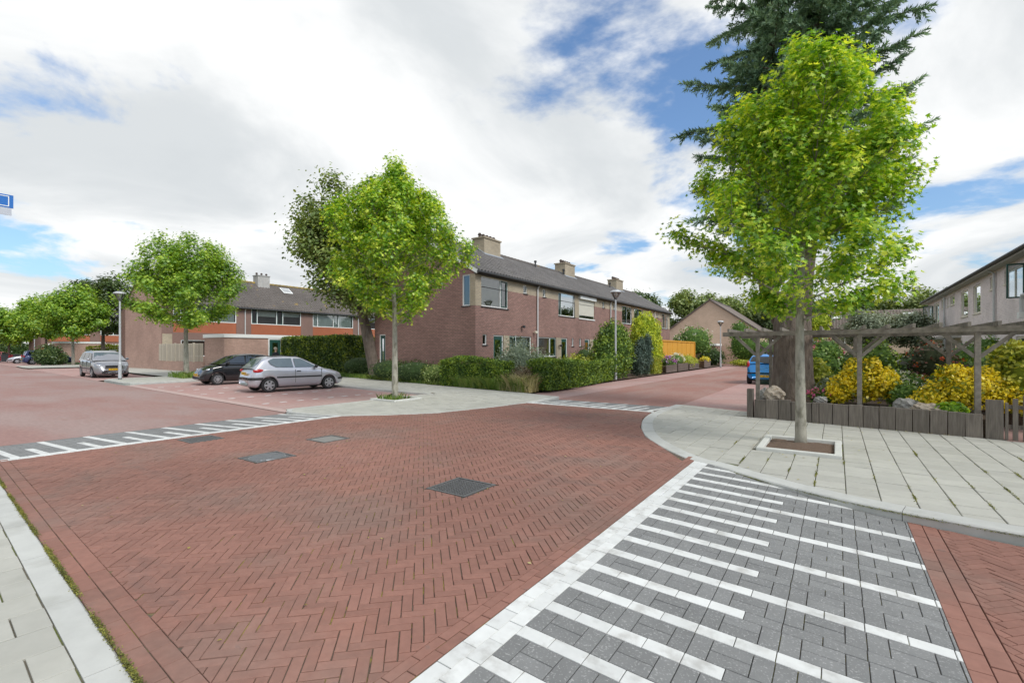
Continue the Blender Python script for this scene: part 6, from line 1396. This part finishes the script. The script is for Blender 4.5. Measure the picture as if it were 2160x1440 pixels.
MPV = dict(front_axle=1.34, rear_axle=-1.34, wheel=.315, belt=1.04, wb=.83, wt=.64, spokes=5, spoke_w=.2, screen_glass='car_glass_clear', mirror_m='paint_grey',
    top=[(-2.12, .62), (-2.08, .92), (-1.98, 1.06), (-1.2, 1.08), (.6, 1.05), (1.35, 1.03), (1.75, .96), (2.03, .83), (2.18, .66), (2.25, .48)],
    width=[(-2.12, .66), (-2.0, .80), (-1.6, .875), (1.3, .885), (1.75, .84), (2.0, .75), (2.15, .66), (2.25, .56)],
    roof=[(1.50, 1.03), (.62, 1.53), (.35, 1.60), (-.3, 1.645), (-1.2, 1.63), (-1.85, 1.56), (-2.06, 1.08)],
    side_windows=[[(1.15, 1.10), (.22, 1.10), (.18, 1.53), (.55, 1.50)], [(.14, 1.10), (-.82, 1.11), (-.84, 1.54), (.12, 1.54)], [(-.90, 1.11), (-1.62, 1.14), (-1.68, 1.49), (-.92, 1.53)]],
    screen=((1.42, 1.06), (.66, 1.51), (-2.06, 1.12), (-1.90, 1.50)), mirror=(.98, 1.12), handles=(.35, -.7), door_lines=(.18, -.86, 1.2),
    head=[((1.95, .62, .745), (.15, .16, .07))], tail=[((-2.02, .74, .98), (.08, .08, .16))], strip=(-1.0, .98, .52), bulge=.20,
    bumpers=[('grille', 2.185, 1, .62, .13, 'trim_black', .40), ('grille_bar', 2.20, 1, .60, .018, 'chrome', .44), ('lower_grille', 2.22, 1, .28, .10, 'trim_black', .56), ('rear_strip', -2.11, -1, .5, .08, 'trim_black', .74)],
    plates=[(2.30, 1, .46, 0), (-2.16, -1, .55, 0)], extra=[('badge', (2.225, 2.245, -.06, .06, .63, .74), 'chrome'), ('roof_rail', (-1.6, .2, .60, .63, 1.66, 1.70), 'chrome'), ('roof_rail', (-1.6, .2, -.63, -.60, 1.66, 1.70), 'chrome')])
Zc = ZS + .004
def put(spec, fl, heading, side, which):
    """ground contact of one outer wheel -> origin; heading is the angle of +x"""
    ax_ = spec['front_axle'] if which == 'f' else spec['rear_axle']; w = lin(spec['width'], ax_) - .06
    c, s = math.cos(heading), math.sin(heading); lx, ly = ax_ * 1.06, side * w * 1.06
    return (fl[0] - (lx * c - ly * s), fl[1] - (lx * s + ly * c), Zc)
hd = R(90 - 8); car('hatchback', 'silver three-door hatchback parked nose-in with its rear towards the street', put(HATCH, (-19.55, 10.6), hd, -1, 'r'), hd, HATCH, 'paint_silver')
hd = R(-90 - 4); car('hatchback', 'small black hatchback parked nose-out beside the silver one', put(CITY, (-25.9, 11.4), hd, 1, 'f'), hd, CITY, 'paint_black')
hd = R(-3); car('people_carrier', 'grey people carrier parked along the street behind the left lamp post', put(MPV, (-39.1, 9.8), hd, -1, 'f'), hd, MPV, 'paint_grey')
hd = R(90); car('hatchback', 'small bright blue hatchback seen from behind beside the cedar', put(CITY, (-3.85, 27.7), hd, 1, 'r'), hd, CITY, 'paint_blue')
hd = R(88); car('estate_car', 'navy blue car half hidden by a dark bush on the far left', put(MPV, (-81.1, 14.7), hd, -1, 'r'), hd, MPV, 'paint_navy')
hd = R(-92); car('hatchback', 'distant silver car parked beyond the navy car', put(HATCH, (-88.5, 14.6), hd, 1, 'f'), hd, HATCH, 'paint_silver')
hd = R(90); car('hatchback', 'dark red car cut off by the left picture edge', put(CITY, (-96.5, 13.2), hd, -1, 'r'), hd, CITY, 'paint_red')
hd = R(90); car('hatchback', 'dark car parked in shade at the end of the side street behind the teal trailer', (-9.6, 57.2, Zc), hd, CITY, 'paint_black') if False else None
# ------------------------------------------------------------------ person beyond the cars
mat('skin', (.50, .31, .23), .6, .06, 10); mat('hair_grey', (.42, .36, .28), .8, .2, 20); mat('coat_dark', (.012, .013, .018), .85, .15, 6); mat('trousers', (.03, .035, .05), .85, .15, 6)
def person():
    t = thing('person', 'person with fair hair and dark coat standing between the parked cars and tall hedge', 'person', (-29.3, 16.3, 0), R(200))
    J = {'pelvis': ((0, 0, .98), .15), 'waist': ((0, 0, 1.14), .135), 'chest': ((0, .01, 1.36), .155), 'neckb': ((0, 0, 1.52), .07), 'neck': ((0, -.01, 1.60), .052), 'headb': ((0, -.02, 1.66), .075), 'head': ((0, -.02, 1.75), .095), 'crown': ((0, -.01, 1.81), .07)}
    E = [('pelvis', 'waist'), ('waist', 'chest'), ('chest', 'neckb'), ('neckb', 'neck'), ('neck', 'headb'), ('headb', 'head'), ('head', 'crown')]
    for s, q in ((-1, 'l'), (1, 'r')):
        J.update({q + 'sh': ((s * .19, 0, 1.46), .07), q + 'el': ((s * .26, .03, 1.16), .05), q + 'wr': ((s * .25, -.06, .92), .034), q + 'pa': ((s * .245, -.08, .84), .035), q + 'hip': ((s * .10, 0, .90), .095), q + 'kn': ((s * .11, -.02, .50), .065), q + 'an': ((s * .11, .02, .09), .045), q + 'to': ((s * .12, -.15, .04), .04)})
        E += [('chest', q + 'sh'), (q + 'sh', q + 'el'), (q + 'el', q + 'wr'), (q + 'wr', q + 'pa'), ('pelvis', q + 'hip'), (q + 'hip', q + 'kn'), (q + 'kn', q + 'an'), (q + 'an', q + 'to')]
        for k in range(5):
            y = -.11 + .018 * k; J[q + 'f%d' % k] = ((s * .24, y + (.02 if k else -.03), .76 if k else .81), .009); J[q + 'g%d' % k] = ((s * .225, y + (.015 if k else -.045), .73 - .006 * (2 - abs(k - 2)) if k else .78), .008)
            E += [(q + 'pa', q + 'f%d' % k), (q + 'f%d' % k, q + 'g%d' % k)]
    names = list(J); me = bpy.data.meshes.new('body'); me.from_pydata([J[n][0] for n in names], [(names.index(a), names.index(b)) for a, b in E], []); o = link('body', me, None, t)
    o.modifiers.new('skin', 'SKIN'); sv = me.skin_vertices[0].data
    for i, n in enumerate(names): sv[i].radius = (J[n][1] * (.95 if n not in ('chest', 'waist', 'pelvis') else 1.15), J[n][1]); sv[i].use_root = n == 'pelvis'
    s2 = o.modifiers.new('sub', 'SUBSURF'); s2.levels = 2; s2.render_levels = 2
    m, N, L, b = new_mat('person_mix'); sp = N.new('ShaderNodeSeparateXYZ'); L.new(npos(N, True), sp.inputs[0])
    hi = nrange(N, L, sp.outputs[2], 1.545, 1.55, 0, 1); lo = nrange(N, L, sp.outputs[2], .86, .865, 0, 1); c1 = nmix(N, L, lo, (.03, .035, .05), (.012, .013, .018)); L.new(nmix(N, L, hi, c1, (.50, .31, .23)), b.inputs['Base Color']); b.inputs['Roughness'].default_value = .75
    me.materials.append(m)
    h = MB(); ellipsoid(h, (0, .015, 1.775), (.105, .115, .10), 14); h.build('hair', 'hair_grey', t, world=False, smooth=True)
    f = MB(); ellipsoid(f, (0, -.115, 1.725), (.016, .022, .024)); f.build('nose', 'skin', t, world=False, smooth=True)
    for s in (-1, 1):
        e = MB(); ellipsoid(e, (s * .10, -.01, 1.73), (.012, .022, .032)); e.build('ear', 'skin', t, world=False, smooth=True); e = MB(); ellipsoid(e, (s * .035, -.10, 1.755), (.014, .01, .008)); e.build('eye', 'coat_dark', t, world=False)
    e = MB(); ellipsoid(e, (0, -.105, 1.685), (.028, .01, .007)); e.build('mouth', 'skin', t, world=False)
    c = MB().lathe([(.17, .80), (.185, .95), (.165, 1.14), (.20, 1.36), (.17, 1.48), (.08, 1.545)], (0, 0, 0), 14); c.v = [(v[0] * 1.15, v[1] * .8, v[2]) for v in c.v]; c.build('coat', 'coat_dark', t, world=False, smooth=True)
person()
# ------------------------------------------------------------------ parking marks: pale blocks set in the bay, as parts of it
mat('gutter_pale', (.45, .33, .30), .88, .12, 9, 0, .06, .3, 60, .003)
pk = MB().box(-.11, .11, -.055, .055, -.02, .004).mesh('marking_block'); pk.materials.append(MATS['paver_white'])
def marks(x, y0, y1, dx):
    n = int((y1 - y0) / .62)
    for k in range(n):
        o = bpy.data.objects.new('marking_block', pk); C.objects.link(o); o.parent = parking; f = k / n; o.location = (x + dx * f, y0 + (y1 - y0) * f, Zc + .002); o.rotation_euler = (0, 0, R(90))
for x in (-15.6, -18.3, -21.0, -23.7, -26.4): marks(x, edge_n(x) + .7, 13.3, -.1)
sheet('parking_gutter', [(-12.95, edge_n(-12.95) + .02), (-12.95, edge_n(-12.95) + .36), (-29.4, edge_n(-29.4) + .36), (-29.4, edge_n(-29.4) + .02)], ZS + .008, 'gutter_pale')
